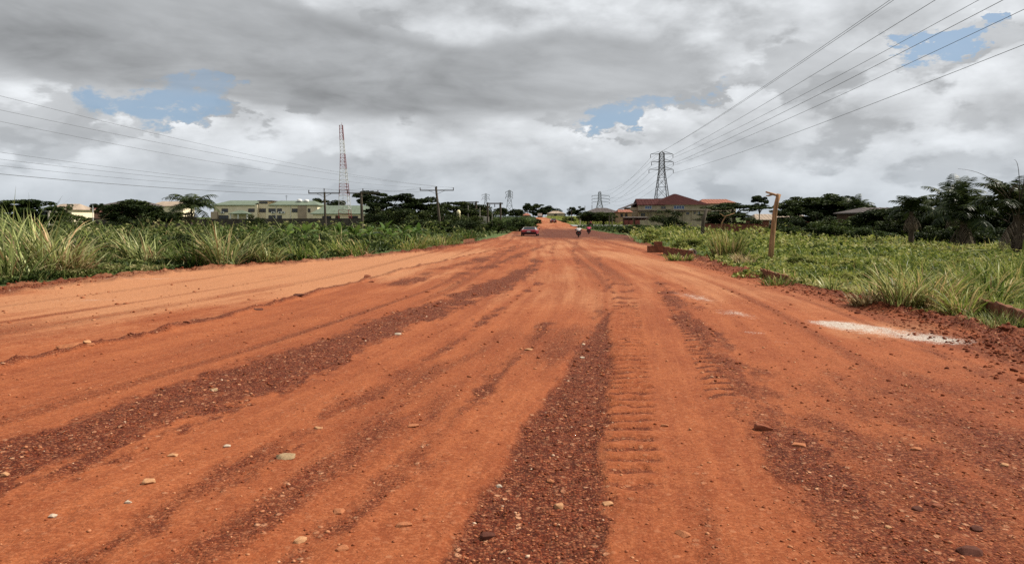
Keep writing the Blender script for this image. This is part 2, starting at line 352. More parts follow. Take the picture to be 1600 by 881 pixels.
def road_material():
    m = bpy.data.materials.new('laterite_road'); m.use_nodes = True; nt = m.node_tree; b = nt.nodes['Principled BSDF']
    def A(n):
        a = nt.nodes.new('ShaderNodeAttribute'); a.attribute_name = n; return E(nt, a.outputs['Fac'])
    loose, pale, white, mud, track = A('loose'), A('pale'), A('white'), A('mud'), A('track')  # loose: crumbled soil together with the painted tread-groove shade
    tc = nt.nodes.new('ShaderNodeTexCoord'); vec = tc.outputs['Object']
    sp = nt.nodes.new('ShaderNodeSeparateXYZ'); nt.links.new(vec, sp.inputs[0]); Yc = E(nt, sp.outputs[1])
    tv = comb(nt, track*1.0, Yc*0.05, 0.0)
    st1 = noise(nt, tv, 2.2, 5, .62); st2 = noise(nt, tv, 11.0, 4, .6)      # streaks dragged along by wheels and the grader
    nb = noise(nt, vec, .45, 5, .6); nm = noise(nt, vec, 4.5, 5, .68); nf = noise(nt, vec, 34, 4, .7); ng = noise(nt, vec, 95, 3, .7)
    def cells(sc):
        n = nt.nodes.new('ShaderNodeTexVoronoi'); n.feature = 'F1'; n.inputs['Scale'].default_value = sc
        nt.links.new(vec, n.inputs['Vector']); q = nt.nodes.new('ShaderNodeSeparateColor'); nt.links.new(n.outputs['Color'], q.inputs[0])
        return E(nt, n.outputs['Distance']), E(nt, q.outputs[0]), E(nt, q.outputs[1])
    v1, r1, r1b = cells(48.0); v2, r2, r2b = cells(19.0)                     # crushed stone of two sizes bedded in the soil
    packed = mix(nt, (nb*.30+nm*.30+st1*.40).smooth(.36, .64), (0.1861, 0.0439, 0.0150), (0.2890, 0.0836, 0.0293))
    packed = mix(nt, st2.smooth(.52, .70)*.35, packed, (0.3325, 0.1098, 0.0433))
    packed = mix(nt, nf.smooth(.57, .72)*.50, packed, (0.3959, 0.1523, 0.0668))
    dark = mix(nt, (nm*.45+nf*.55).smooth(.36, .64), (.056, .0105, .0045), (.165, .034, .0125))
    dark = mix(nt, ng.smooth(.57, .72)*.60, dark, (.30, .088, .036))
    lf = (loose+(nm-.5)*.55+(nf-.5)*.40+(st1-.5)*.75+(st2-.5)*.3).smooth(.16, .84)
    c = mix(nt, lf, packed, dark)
    c = mix(nt, (pale+(nm-.5)*.45+(st1-.5)*.6).smooth(.28, .85)*.72, c, mix(nt, nf.smooth(.35, .65), (0.3698, 0.1591, 0.0714), (0.4644, 0.2365, 0.1204)))
    c = mix(nt, (nf*.45+ng*.55).smooth(.44, .30)*.80, c, (0.0516, 0.0120, 0.0060))
    c = mix(nt, (nf*.35+ng*.65).smooth(.60, .72)*.55, c, (0.4816, 0.2580, 0.1462))
    big = (r2b.smooth(.86, .92))*(v2.smooth(.55, .30))*(.25+.75*lf)
    c = mix(nt, (r1-.5).max(0.0)*(.34+.30*lf), c, (.47, .20, .098))
    c = mix(nt, (.5-r1).max(0.0)*(.45+1.0*lf), c, (.045, .0105, .0055))
    c = mix(nt, v1.smooth(.42, .75)*(.14+.42*lf), c, (.040, .010, .0055))
    c = mix(nt, big*.8, c, mix(nt, r2, (.20, .062, .030), (.52, .27, .15)))
    c = mix(nt, mud*.92, c, mix(nt, nm.smooth(.4, .6), (0.0516, 0.0155, 0.0103), (0.1118, 0.0344, 0.0189)))
    wf = (white+(nm-.5)*.8+(nf-.5)*.9).smooth(.42, .72)
    c = mix(nt, wf*.85, c, mix(nt, nf.smooth(.38, .62), (.27, .21, .16), (.50, .46, .41)))
    nt.links.new(c, b.inputs['Base Color'])
    b.inputs['Roughness'].default_value = .93; b.inputs['Specular IOR Level'].default_value = .12
    bp = nt.nodes.new('ShaderNodeBump'); bp.inputs['Strength'].default_value = 1.0; bp.inputs['Distance'].default_value = .016
    nt.links.new((nf*.40+ng*.25+nm*.6+st2*.25+(1.0-v1)*(.18+.55*lf)+big*.8).k, bp.inputs['Height']); nt.links.new(bp.outputs[0], b.inputs['Normal'])
    return m
def ground_material():
    m = bpy.data.materials.new('field_soil'); m.use_nodes = True; nt = m.node_tree; b = nt.nodes['Principled BSDF']
    tc = nt.nodes.new('ShaderNodeTexCoord'); vec = tc.outputs['Object']
    n1 = noise(nt, vec, .12, 6, .6); n2 = noise(nt, vec, 1.6, 6, .65); n3 = noise(nt, vec, 14, 4, .65)
    g = mix(nt, (n2*.6+n3*.4).smooth(.35, .65), (.035, .052, .018), (.105, .135, .045))
    s = mix(nt, n3.smooth(.35, .65), (.10, .040, .020), (.22, .085, .038))
    nt.links.new(mix(nt, (n1*.45+n2*.55).smooth(.56, .66), g, s), b.inputs['Base Color'])
    b.inputs['Roughness'].default_value = .95; b.inputs['Specular IOR Level'].default_value = .1
    bp = nt.nodes.new('ShaderNodeBump'); bp.inputs['Strength'].default_value = .9; bp.inputs['Distance'].default_value = .08
    nt.links.new((n2*.5+n3*.5).k, bp.inputs['Height']); nt.links.new(bp.outputs[0], b.inputs['Normal'])
    return m
def stone_mat(name, col): return mat(name, col, .9, var=.18, scale=14, bump=.004, spec=.15)
# ------------------------------------------------------------------ ground sheet
def graded(lo, hi, fine_lo, fine_hi, step, grow):
    a = list(np.arange(fine_lo, fine_hi+1e-6, step)); s = step
    while a[-1] < hi: s *= grow; a.append(a[-1]+s)
    s = step; pre = []; v = a[0]
    while v > lo: s *= grow; v -= s; pre.append(v)
    return np.array(pre[::-1]+a)
gxs = graded(-5000, 5000, -34, 44, .8, 1.12); gys = graded(-80, 7000, -10, 130, .8, 1.10)
GX, GY = np.meshgrid(gxs, gys)
def inside_road(x, d): return np.minimum(x-xl(d), xr(d)-x)
def ground_z(x, d):
    # the field lies a little lower than the road's shoulders; under the road the sheet dips out of sight
    return H(d)+.10*fbm(np.asarray(x)/4., np.asarray(d)/4., 3, 5)-.03-.45*sst(inside_road(x, d), -.4, 1.2)
GZ = ground_z(GX, GY)
nr, nc = GX.shape
idx = np.arange(nr*nc).reshape(nr, nc)
quads = lambda i: np.stack([i[:-1, :-1], i[:-1, 1:], i[1:, 1:], i[1:, :-1]], -1).reshape(-1, 4)
ground_o = link('ground', np_mesh('ground', np.stack([GX, GY, GZ], -1).reshape(-1, 3), quads(idx), ground_material(), smooth=True))
tag(ground_o, 'overgrown field soil under the plants on both sides of the road', 'ground', kind='structure')

# ------------------------------------------------------------------ the laterite road: one relief sheet
RB = [-12, -8, -5, -2.5, -1, 0, 1, 2, 2.8]
rows = np.concatenate([np.array(RB), F*EYE/np.linspace(F*EYE/3.4, F*EYE/88, 430), graded(88, 440, 88, 92, 1.2, 1.012)[1:]])
rows = np.unique(np.round(rows, 4))
cols = np.linspace(-.98, .98, 1150)
RD, RS = np.meshgrid(rows, cols, indexing='ij')
RXX = RS*(np.maximum(RD, 0)+3.2)+np.where(RD > 110, (RD-110)*.042, 0)
def px_of(x, d): return CX+F*x/np.maximum(d, .5)
def py_of(d): return HY+F*EYE/np.maximum(d, .5)
def edge(py, pts):
    pts = sorted(pts, key=lambda p: p[1]); ys = [p[1] for p in pts]; xs = [p[0] for p in pts]
    r = np.interp(py, ys, xs)
    s1 = (xs[-1]-xs[-2])/(ys[-1]-ys[-2]); r = np.where(py > ys[-1], xs[-1]+(py-ys[-1])*s1, r)
    return r
def band(x, d, L, Rr, soft=.10, wob=.12, seed=1, y0=0, y1=5000):
    """1 inside the strip of soil between two lines along the road (metres in, soft edges)."""
    d_ = np.maximum(d, .5); py = py_of(d)
    w = wob*(fbm(x/.5, d/1.2, 4, seed)+.6*fbm(x/.09, d/.22, 3, seed+90))
    a = x-gx(edge(py, L), d_)+w; b_ = gx(edge(py, Rr), d_)-x+w*1.3
    return sst(np.minimum(a, b_), -soft, soft)*sst(py, y0-6, y0+6)*(1-sst(py, y1-6, y1+6))
BAND_A = ([(830, 412), (700, 463), (560, 510), (400, 562), (250, 618), (0, 692), (-300, 775)], [(850, 402), (830, 432), (700, 492), (480, 585), (200, 690), (0, 765), (-300, 870)])
BAND_B = ([(850, 432), (700, 536), (560, 613), (430, 682), (300, 752), (100, 868), (-100, 985)], [(850, 437), (705, 546), (575, 625), (440, 704), (330, 775), (180, 876), (-20, 995)])
BAND_C = ([(860, 500), (790, 570), (655, 690), (560, 770), (380, 900)], [(866, 500), (800, 577), (680, 700), (600, 780), (440, 905)])
WEDGE = ([(951, 486), (900, 545), (850, 618), (800, 690), (760, 745), (690, 881), (600, 1050)], [(953, 486), (957, 560), (950, 640), (946, 720), (938, 800), (934, 881), (925, 1050)])
BAND_F = ([(1012, 430), (1050, 480), (1080, 530), (1105, 580), (1150, 645), (1190, 720), (1230, 800), (1290, 900)], [(1030, 430), (1080, 480), (1130, 535), (1180, 590), (1260, 660), (1330, 730), (1400, 810), (1500, 910)])
RUT_G = ([(930, 400), (945, 440), (935, 500), (915, 545)], [(937, 400), (952, 440), (943, 500), (925, 545)])
RUT_I = ([(868, 376), (858, 392), (862, 410), (866, 425)], [(872, 376), (863, 392), (868, 410), (873, 425)])
RUT_J = ([(900, 372), (893, 392), (900, 415), (902, 440)], [(904, 372), (899, 392), (907, 415), (910, 440)])
RUT_K = ([(845, 375), (760, 399), (660, 424), (600, 446)], [(860, 375), (780, 401), (690, 426), (640, 448)])
RUT_L = ([(880, 372), (820, 392), (745, 418), (690, 440)], [(886, 372), (834, 393), (765, 420), (712, 443)])
BERM = [(850, 376), (720, 402), (640, 420), (575, 437), (470, 464), (400, 482), (250, 520), (110, 549), (0, 577), (-300, 655)]
TREAD1 = ([(952, 440), (955, 480), (957, 560), (950, 640), (947, 720), (942, 800), (936, 900)], [(988, 440), (998, 480), (1012, 560), (1020, 640), (1028, 720), (1036, 800), (1045, 900)])
TREAD2 = ([(1022, 440), (1042, 480), (1062, 520), (1085, 570), (1100, 620)], [(1045, 440), (1075, 480), (1105, 520), (1130, 570), (1160, 620)])
MARG_D = [-20, 5, 10.3, 13, 16.1, 20, 25.5, 41, 51, 79, 110]
MARG_X = [4.5, 6.1, 7.15, 8.0, 8.35, 8.55, 8.5, 9.7, 10.3, 12.0, 16.5]
def track_of(x, d): return x-np.interp(d, [-20, 0, 16, 22, 30, 45, 80, 140, 220, 400], [-3.6, 0, 3.1, 4.0, 4.7, 5.4, 7.0, 8.2, 12, 14])*np.clip(1-.30*(x/8), .6, 1.2)
def masks(x, d):
    py = py_of(d); px = px_of(x, d)
    a = band(x, d, *BAND_A, soft=.34, wob=.40, seed=3, y0=404)
    b_ = band(x, d, *BAND_B, soft=.18, wob=.24, seed=4, y0=434)*(.85+.6*fbm(x/.8, d/1.5, 3, 31))
    c = band(x, d, *BAND_C, soft=.20, wob=.22, seed=5, y0=500)*(.85+.6*fbm(x/.7, d/1.5, 3, 32))
    w = band(x, d, *WEDGE, soft=.10, wob=.10, seed=6, y0=486)
    f = band(x, d, *BAND_F, soft=.34, wob=.42, seed=7, y0=432)*(.80+.5*fbm(x/.9, d/1.6, 4, 33))
    g = sum(band(x, d, *r, soft=.24, wob=.30, seed=40+i, y0=r[0][0][1], y1=r[0][-1][1])*(.75+.6*fbm(x/1.2, d/2.5, 3, 50+i)) for i, r in enumerate((RUT_G, RUT_I, RUT_J)))
    k = sum(band(x, d, *r, soft=.35, wob=.5, seed=60+i, y0=380, y1=446)*(.75+.7*fbm(x/1.6, d/3, 3, 70+i)) for i, r in enumerate((RUT_K, RUT_L)))
    bm_ = np.exp(-((x-gx(edge(py, BERM), np.maximum(d, .5))+.20*fbm(x/.9, d/1.4, 3, 8))/.15)**2)*sst(py, 374, 386)
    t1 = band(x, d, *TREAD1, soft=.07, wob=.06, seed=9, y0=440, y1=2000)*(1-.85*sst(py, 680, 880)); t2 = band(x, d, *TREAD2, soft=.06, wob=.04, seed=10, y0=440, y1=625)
    gravel = sst(px, 1090, 1330)*sst(py, 520, 620)
    lft = (1-sst(x-gx(edge(py, BERM), np.maximum(d, .5)), -.5, .3))*(1-sst(d, 55, 85))
    marg = sst(x-np.interp(d, MARG_D, MARG_X)+.35*fbm(x/.8, d/1.1, 4, 19), -.25, .45)*(d < 95)
    margl = (1-sst(x-(xl(d)+np.interp(d, [15, 30, 45, 80], [2.3, 2.0, 1.3, 1.0]))+.5*fbm(x/1.5, d/2., 4, 20), -.5, .6))*(d < 95)
    return dict(a=a, b=b_, c=c, w=w, f=np.clip(f, 0, 1), g=np.clip(g, 0, 1), k=np.clip(k, 0, 1), berm=bm_, t1=t1, t2=t2, gravel=gravel, left=lft, marg=marg, margl=margl)
def loose_shade_of(x, d, M):
    gr = M['gravel']*(.46+.42*fbm(x/.5, d/.9, 4, 21))
    near = .62*sst(fbm(track_of(x, d)*.7, d*.16, 5, 34, .6), -.08, .55)*(1-sst(d, 9, 22))
    L = np.maximum.reduce([near*(1-M['t1']*.6), M['a']*.92, M['b']*.85, M['c']*.78, M['w'], M['f']*.85, M['g']*.75, M['k']*.8, np.clip(M['berm'], 0, 1)*.72, gr, M['marg']*(.80+.3*fbm(x/.6, d/.9, 3, 22)), M['margl']*(.75+.3*fbm(x/.6, d/.9, 3, 23)), M['t1']*.66*np.clip(-bars(d, x, .30), 0, 1), M['t2']*.80*np.clip(-bars(d, x, .34), 0, 1), .50*sst(fbm(track_of(x, d)*1.5, d*.014, 4, 27), .02, .5)*(1-.95*sst(px_of(x, d), 935, 965)*(1-sst(px_of(x, d), 1060, 1110))*sst(py_of(d), 425, 470))])  # loose soil, plus shade of the tread grooves painted in as dark bars
    return np.clip(L, 0, 1)
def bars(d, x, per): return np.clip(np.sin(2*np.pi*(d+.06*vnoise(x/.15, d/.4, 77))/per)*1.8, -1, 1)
def road_z(x, d, M=None, L=None, detail=True):
    M = M or masks(x, d); L = loose_shade_of(x, d, M) if L is None else L
    z = H(d)+.035*fbm(x/2.6, d/7., 3, 11)+.010*fbm(x/.5, d/2.4, 3, 12)
    z = z-.035*M['w']-.012*M['a']-.018*M['g']-.015*M['c']-.010*M['b']+.02*M['left']
    z = z+M['berm']*(.035+.09*np.clip(fbm(x/.28, d/.40, 3, 13)+.15, 0, 1))
    z = z+(.020*M['t1']*bars(d, x, .30)+.015*M['t2']*bars(d, x, .34))*np.clip(d/9., .45, 1)*(.6+.8*np.abs(fbm(x/.5, d/.7, 2, 29)))+.012*fbm(track_of(x, d)*2.6, d*.05, 4, 28)
    z = z+M['marg']*(.03+.30*np.clip(fbm(x/.45, d/.55, 5, 14, .6), 0, 1))+M['margl']*(.05+.22*np.clip(fbm(x/.45, d/.55, 4, 15), 0, 1))
    if detail:
        fd = np.clip(1.3-d/30., .25, 1)
        z = z+fd*(.0045+.013*L)*fbm(x/.11, d/.11, 3, 16, .7)+(.006+.026*L)*np.clip(fbm(x/.20, d/.20, 2, 17)-.12, 0, 1)
    out = -inside_road(x, d)+.35*fbm(x/.7, d/.7, 3, 18)
    return z-.62*sst(out, -.1, 1.5)
RM = masks(RXX, RD); RL = loose_shade_of(RXX, RD, RM)
RZ = road_z(RXX, RD, RM, RL)
RPX, RPY = px_of(RXX, RD), py_of(RD)
pale = np.clip(RM['left']*(.55+.55*fbm(RXX/2.2, RD/5, 4, 24))*sst(RD, 6, 16)*(1-sst(RD, 34, 62))+sst(RD, 5, 26)*(.52+.45*fbm(RXX/2.2, RD/9, 3, 26)), 0, 1)
pale = np.maximum(pale, .75*np.exp(-((RPX-1390)/130)**2-((RPY-515)/22)**2)); pale = np.maximum(pale, .55*np.exp(-((RPX-1110)/70)**2-((RPY-460)/38)**2))*(1-.55*RL)
def spot(cx, cy, sx, sy, ang):
    ca, sa = math.cos(ang), math.sin(ang); X0, D0 = gx(cx, F*EYE/(cy-HY)), F*EYE/(cy-HY)
    ux, uy = RXX-X0, RD-D0; p, q = ux*ca+uy*sa, -ux*sa+uy*ca
    return np.exp(-(p/sx)**2-(q/sy)**2)
white = np.clip(.56*spot(1400, 521, 1.6, .95, -1.01)+.40*spot(1320, 508, .70, .60, -1.0)+.25*spot(1285, 503, .5, .4, -1.0)+.34*spot(1470, 531, .5, .45, -1.0), 0, 1)
white = np.maximum(white, .52*np.clip(spot(1150, 490, .5, 1.2, .2)+spot(1085, 463, .55, 2.2, .15)+.9*spot(1175, 520, .5, .3, 0)+.8*spot(1225, 535, .45, .25, 0), 0, 1))
white = np.maximum(white, .50*np.clip(spot(230, 437, 3.5, .55, .35)+spot(480, 408, 3.5, 1.2, .3)+.9*spot(150, 470, 2.2, .4, .2), 0, 1))
mud = np.clip(np.exp(-((RXX-11)/8.)**2-((RD-122)/30.)**2)*2.6*(.80+.7*fbm(RXX/1.6, RD/7, 4, 25))+1.0*np.exp(-((RXX-15.5)/3.2)**2-((RD-98)/16.)**2)+.5*np.exp(-((RXX-4)/5)**2-((RD-108)/10.)**2), 0, 1)
keep_v = inside_road(RXX, RD) > -2.2
ii = np.arange(RD.size).reshape(RD.shape); Q = quads(ii)
Q = Q[keep_v.ravel()[Q].all(1)]
used = np.unique(Q); remap = np.full(RD.size, -1, np.int64); remap[used] = np.arange(len(used))
Vr = np.stack([RXX, RD, RZ], -1).reshape(-1, 3)[used]
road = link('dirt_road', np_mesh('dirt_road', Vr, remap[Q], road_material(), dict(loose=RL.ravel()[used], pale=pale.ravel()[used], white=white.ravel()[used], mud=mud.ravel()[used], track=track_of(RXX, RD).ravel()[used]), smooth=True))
tag(road, 'wide red laterite road under construction with wheel ruts', 'road', kind='structure')
del Vr, Q, RZ, RXX, RD
def rz_at(x, d): return float(road_z(np.array([x]), np.array([d]))[0])

# grey paved side street beyond the mud on the right
SR = [(15.5, 186), (19, 181), (27, 184), (45, 190), (60, 196), (60, 206), (45, 202), (30, 200), (20, 200), (16, 203)]
mb = MB()
for i in range(4):
    a, b_, c, d_ = SR[i], SR[i+1], SR[8-i], SR[9-i]
    mb.quad(*[(p[0], p[1], Hf(p[1])+.12) for p in (a, b_, c, d_)])
tag(mb.build('side_road', ASPHALT), 'pale grey paved side street joining the red road', 'road', kind='structure')

# ------------------------------------------------------------------ gravel (nobody could count it) and the stones one can pick out
def ico():
    bm = bmesh.new(); bmesh.ops.create_icosphere(bm, subdivisions=1, radius=1)
    v = np.array([p.co[:] for p in bm.verts]); f = np.array([[q.index for q in t.verts] for t in bm.faces]); bm.free(); return v, f
IV, IF = ico()
def pebbles(n, dlo, dhi, size_lo, size_hi, weight):
    d = 1/rng.uniform(1/dhi, 1/dlo, n*6); x = rng.uniform(-.80, .80, n*6)*(d+1)
    ok = (inside_road(x, d) > .1); x, d = x[ok], d[ok]
    p = weight(x, d); ok = rng.uniform(0, 1, len(x)) < p; x, d = x[ok][:n], d[ok][:n]
    return x, d
def w_gravel(x, d):
    M = masks(x, d); return np.clip(.10+.9*loose_shade_of(x, d, M)**1.5+.25*M['gravel'], 0, 1)
def gravel_mesh(n, dlo, dhi, lo, hi, seed):
    x, d = pebbles(n, dlo, dhi, lo, hi, w_gravel); n = len(x)
    z = road_z(x, d)
    s = lo*(hi/lo)**(rng.uniform(0, 1, n)**2.6)*np.clip(d/7, .8, 3)
    th = rng.uniform(0, 2*np.pi, n); ax = rng.uniform(.8, 1.5, n); ay = rng.uniform(.7, 1.1, n); az = rng.uniform(.4, .75, n)
    jit = 1+rng.uniform(-.28, .28, (n, len(IV)))
    V = IV[None]*jit[..., None]*np.stack([ax, ay, az], -1)[:, None]*s[:, None, None]
    c, sn = np.cos(th)[:, None], np.sin(th)[:, None]
    X = V[..., 0]*c-V[..., 1]*sn+x[:, None]; Y = V[..., 0]*sn+V[..., 1]*c+d[:, None]; Zz = V[..., 2]+z[:, None]+(s*az*.25)[:, None]
    Fq = IF[None]+(np.arange(n)*len(IV))[:, None, None]
    Lg = loose_shade_of(x, d, masks(x, d)); tint = np.repeat(np.clip(rng.uniform(0, 1, n)*(.45+.55*Lg)+.50*(1-Lg), 0, 1), len(IV))
    return np.stack([X, Y, Zz], -1).reshape(-1, 3), Fq.reshape(-1, 3), tint
def gravel_mat():
    m = bpy.data.materials.new('laterite_gravel'); m.use_nodes = True; nt = m.node_tree; b = nt.nodes['Principled BSDF']
    a = nt.nodes.new('ShaderNodeAttribute'); a.attribute_name = 'tint'
    rp = nt.nodes.new('ShaderNodeValToRGB'); cr = rp.color_ramp
    st = [(0, (.07, .016, .007)), (.45, (.18, .045, .018)), (.80, (.30, .10, .046)), (.95, (.44, .20, .10)), (1, (.55, .40, .28))]
    while len(cr.elements) < len(st): cr.elements.new(.5)
    for e, (p, c) in zip(cr.elements, st): e.position = p; e.color = (*c, 1)
    nt.links.new(a.outputs['Fac'], rp.inputs[0]); nt.links.new(rp.outputs[0], b.inputs['Base Color'])
    b.inputs['Roughness'].default_value = .95; b.inputs['Specular IOR Level'].default_value = .1
    return m
GV, GF, GT = gravel_mesh(30000, 2.6, 24, .0035, .020, 1)
tag(link('gravel', np_mesh('gravel', GV, GF, gravel_mat(), dict(tint=GT))), 'loose red gravel strewn over the dirt road', 'gravel', kind='stuff')

STONE_M = dict(tan=stone_mat('tan_stone', (.42, .215, .105)), white=stone_mat('white_stone', (.44, .34, .25)), red=stone_mat('red_stone', (.22, .070, .035)), grey=stone_mat('grey_stone', (.30, .20, .11)), dark=stone_mat('dark_red_stone', (.085, .028, .017)), orange=stone_mat('orange_stone', (.34, .125, .055)))
def stone_mesh(seed, flat=.5, slab=False):
    """Broken stone: the hull of scattered points, its edges worn a little, standing half in the ground."""
    r = np.random.default_rng(seed); bm = bmesh.new()
    for _ in range(22 if not slab else 16):
        v = r.normal(size=3); v /= np.linalg.norm(v); v = np.sign(v)*np.abs(v)**.8*r.uniform(.82, 1.0)
        bm.verts.new((v[0]*.5, v[1]*.5*r.uniform(.8, 1), np.clip(v[2], -.6, .75 if slab else 1)*.5*flat))
    bmesh.ops.convex_hull(bm, input=bm.verts)
    for v in [v for v in bm.verts if not v.link_faces]: bm.verts.remove(v)
    bmesh.ops.bevel(bm, geom=list(bm.edges), offset=.022, segments=1, affect='EDGES')
    bmesh.ops.triangulate(bm, faces=bm.faces); bmesh.ops.recalc_face_normals(bm, faces=bm.faces)
    me = bpy.data.meshes.new('stone'); bm.to_mesh(me); bm.free(); return me
STONES = [  # px, py (its foot), width px, colour, flatness, label
 (1196, 676, 34, 'red', .55, 'isolated red-brown stone right of the tyre tread marks, in shadow'),
 (228, 755, 25, 'tan', .5, 'tan stone in the ruts, largest near the lower left'),
 (199, 785, 14, 'white', .6, 'small white stone just below the tan stone at lower left'),
 (79, 808, 15, 'white', .55, 'small white stone nearest the bottom left corner'),
 (444, 717, 36, 'grey', .3, 'flat greyish stone between the ruts left of centre'),
 (466, 844, 26, 'tan', .45, 'tan stone by the bottom edge left of centre'),
 (3, 745, 18, 'tan', .6, 'tan stone cut by the left edge of the picture'),
 (333, 610, 13, 'grey', .7, 'grey-green stone at the upper edge of the dark soil band'),
 (353, 697, 14, 'white', .4, 'thin pale stone in the streaky rut left of centre'),
 (268, 712, 18, 'tan', .35, 'flat tan stone above the largest tan stone at lower left'),
 (873, 787, 19, 'tan', .7, 'tan stone standing in the dark central wedge'),
 (761, 832, 28, 'dark', .6, 'dark clod at the foot of the dark central wedge'),
 (950, 786, 20, 'tan', .5, 'pale yellow stone on the right border of the dark wedge'),
 (1068, 838, 28, 'orange', .45, 'flat orange stone right of the wedge near the bottom'),
 (780, 751, 12, 'white', .6, 'small white stone on the left border of the dark wedge'),
 (860, 746, 20, 'orange', .4, 'flat orange stone lying across the middle of the dark wedge'),
 (528, 798, 26, 'orange', .4, 'flat orange stone in the centre-left wheel track'),
 (630, 822, 28, 'orange', .35, 'broad orange slab sunk in the track left of the wedge'),
 (532, 860, 26, 'orange', .4, 'orange stone near the bottom, left of the sunken slab'),
 (645, 667, 22, 'orange', .35, 'flat orange stone beside the thin dark streak'),
 (497, 669, 17, 'tan', .35, 'flat tan stone above the flat greyish stone'),
 (827, 548, 16, 'tan', .35, 'pale flat stone alone on the smooth central track'),
 (621, 524, 14, 'white', .4, 'pale stone in the far part of the dark soil band'),
 (910, 555, 10, 'white', .5, 'small pale stone near the tip of the dark wedge'),
 (1436, 704, 20, 'orange', .35, 'flat orange stone in the gravelly right side'),
 (1250, 700, 26, 'orange', .35, 'flat orange stone just right of the isolated red-brown one'),
 (1572, 730, 15, 'tan', .6, 'tan pebble stone by the right edge of the picture'),
 (1530, 831, 22, 'dark', .55, 'dark clod left of the bottom right corner'),
 (1437, 802, 20, 'dark', .5, 'dark clod in the gravel, upper one at lower right'),
 (1525, 875, 44, 'dark', .4, 'large dark clod cut by the bottom right edge'),
 (1470, 798, 22, 'red', .5, 'red clod beside the dark ones at lower right'),
 (1040, 668, 14, 'orange', .5, 'small orange stone on the tyre tread marks'),
 (1390, 830, 12, 'tan', .6, 'small tan stone in the gravel at lower right'),
 (108, 547, 62, 'orange', .22, 'long orange slab of crust lying on the soil ridge'),
 (133, 545, 14, 'tan', .6, 'round tan stone at the end of the orange crust slab'),
 (573, 435, 13, 'red', .75, 'red clod standing on the far part of the soil ridge'),
 (580, 441, 11, 'red', .5, 'flatter red clod just below the standing clod on the ridge'),
 (466, 466, 20, 'dark', .3, 'dark crust piece halfway along the soil ridge'),
 (402, 484, 18, 'dark', .3, 'dark crust piece on the soil ridge left of the halfway one'),
 (205, 528, 12, 'red', .5, 'small red clod on the soil ridge right of the crust slab'),
 (290, 508, 14, 'red', .45, 'red clod on the middle stretch of the soil ridge'),
]
_sd = np.array([F*EYE/(q[1]-HY) for q in STONES]); _sx = np.array([gx(q[0], F*EYE/(q[1]-HY)) for q in STONES]); _sz = road_z(_sx, _sd)
for i, (px, py, wp, colr, fl, lab) in enumerate(STONES):
    d = F*EYE/(py-HY); x = gx(px, d); w = wp*d/F
    me = stone_mesh(i+3, fl, colr in ('orange', 'grey')); me.materials.append(STONE_M[colr]); me.polygons.foreach_set('use_smooth', [False]*len(me.polygons))
    nm = 'soil_clod' if 'clod' in lab or 'crust' in lab else 'stone'
    o = link(nm, me); o.scale = (w*1.05, w*.95, w*.9); o.rotation_euler = (0, 0, rng.uniform(-.4, .4))
    o.location = (x, d+.3*w, float(_sz[i])+.10*w*fl)
    tag(o, lab, 'clod' if nm == 'soil_clod' else 'stone', 'loose stones and clods on the road')
# patches of big clods in the dark soil heaped along the verges
def clods(name, n, pts, label, spread):
    pts = np.array(pts); j = rng.uniform(0, len(pts)-1, n); k = np.arange(len(pts))
    d, x = np.interp(j, k, pts[:, 0]), np.interp(j, k, pts[:, 1])+rng.normal(0, spread, n)
    s = rng.uniform(.008, .028, n)*np.where(rng.uniform(0, 1, n) < .93, 1, 1.9); z = road_z(x, d, detail=False)
    V = IV[None]*(1+rng.uniform(-.42, .42, (n, len(IV))))[..., None]*np.array([1.2, 1, .7])*s[:, None, None]+np.stack([x, d, z+s*.3], -1)[:, None]
    Fa = IF[None]+(np.arange(n)*len(IV))[:, None, None]
    tag(link(name, np_mesh(name, V.reshape(-1, 3), Fa.reshape(-1, 3), bpy.data.materials['laterite_gravel'], dict(tint=np.repeat(rng.uniform(0, .5, n), len(IV))))), label, 'soil', kind='stuff')
clods('loose_soil', 4500, [(d, float(np.interp(d, MARG_D, MARG_X))+.45) for d in (7, 9, 11, 13, 16, 19, 23, 28, 34, 41, 50)], 'dark crumbled soil heaped along the right verge', .55)
clods('loose_soil', 2200, [(d, float(xl(d))+.7) for d in (20, 23, 27, 31, 36, 42, 50, 60, 70)], 'dark crumbled soil heaped along the left verge', .45)
# ------------------------------------------------------------------ plants
def leaves(P, size, up=.5, tint=None, aspect=.5, droop=0.0, r=rng):
    """Folded leaf blades (2 quads' worth of triangles) at points P, randomly turned."""
    n = len(P); size = np.broadcast_to(size, (n,))
    a = r.normal(size=(n, 3)); a[:, 2] = a[:, 2]*.5-droop; a /= np.linalg.norm(a, axis=1)[:, None]
    nn = r.normal(size=(n, 3)); nn[:, 2] = np.abs(nn[:, 2])+up; s = np.cross(a, nn); s /= np.linalg.norm(s, axis=1)[:, None]+1e-9
    nn = np.cross(s, a)
    L = a*size[:, None]; W = s*(size*aspect)[:, None]; fold = nn*(size*.12)[:, None]
    V = np.stack([P-L*.5, P+W*.5+fold, P+L*.5-nn*(size*.10)[:, None], P-W*.5+fold], 1).reshape(-1, 3)
    b = np.arange(n)*4
    Fq = np.stack([np.stack([b, b+1, b+2], -1), np.stack([b, b+2, b+3], -1)], 1).reshape(-1, 3)
    t = r.uniform(0, 1, n) if tint is None else np.clip(tint, 0, 1)
    return V, Fq, np.repeat(t, 4)
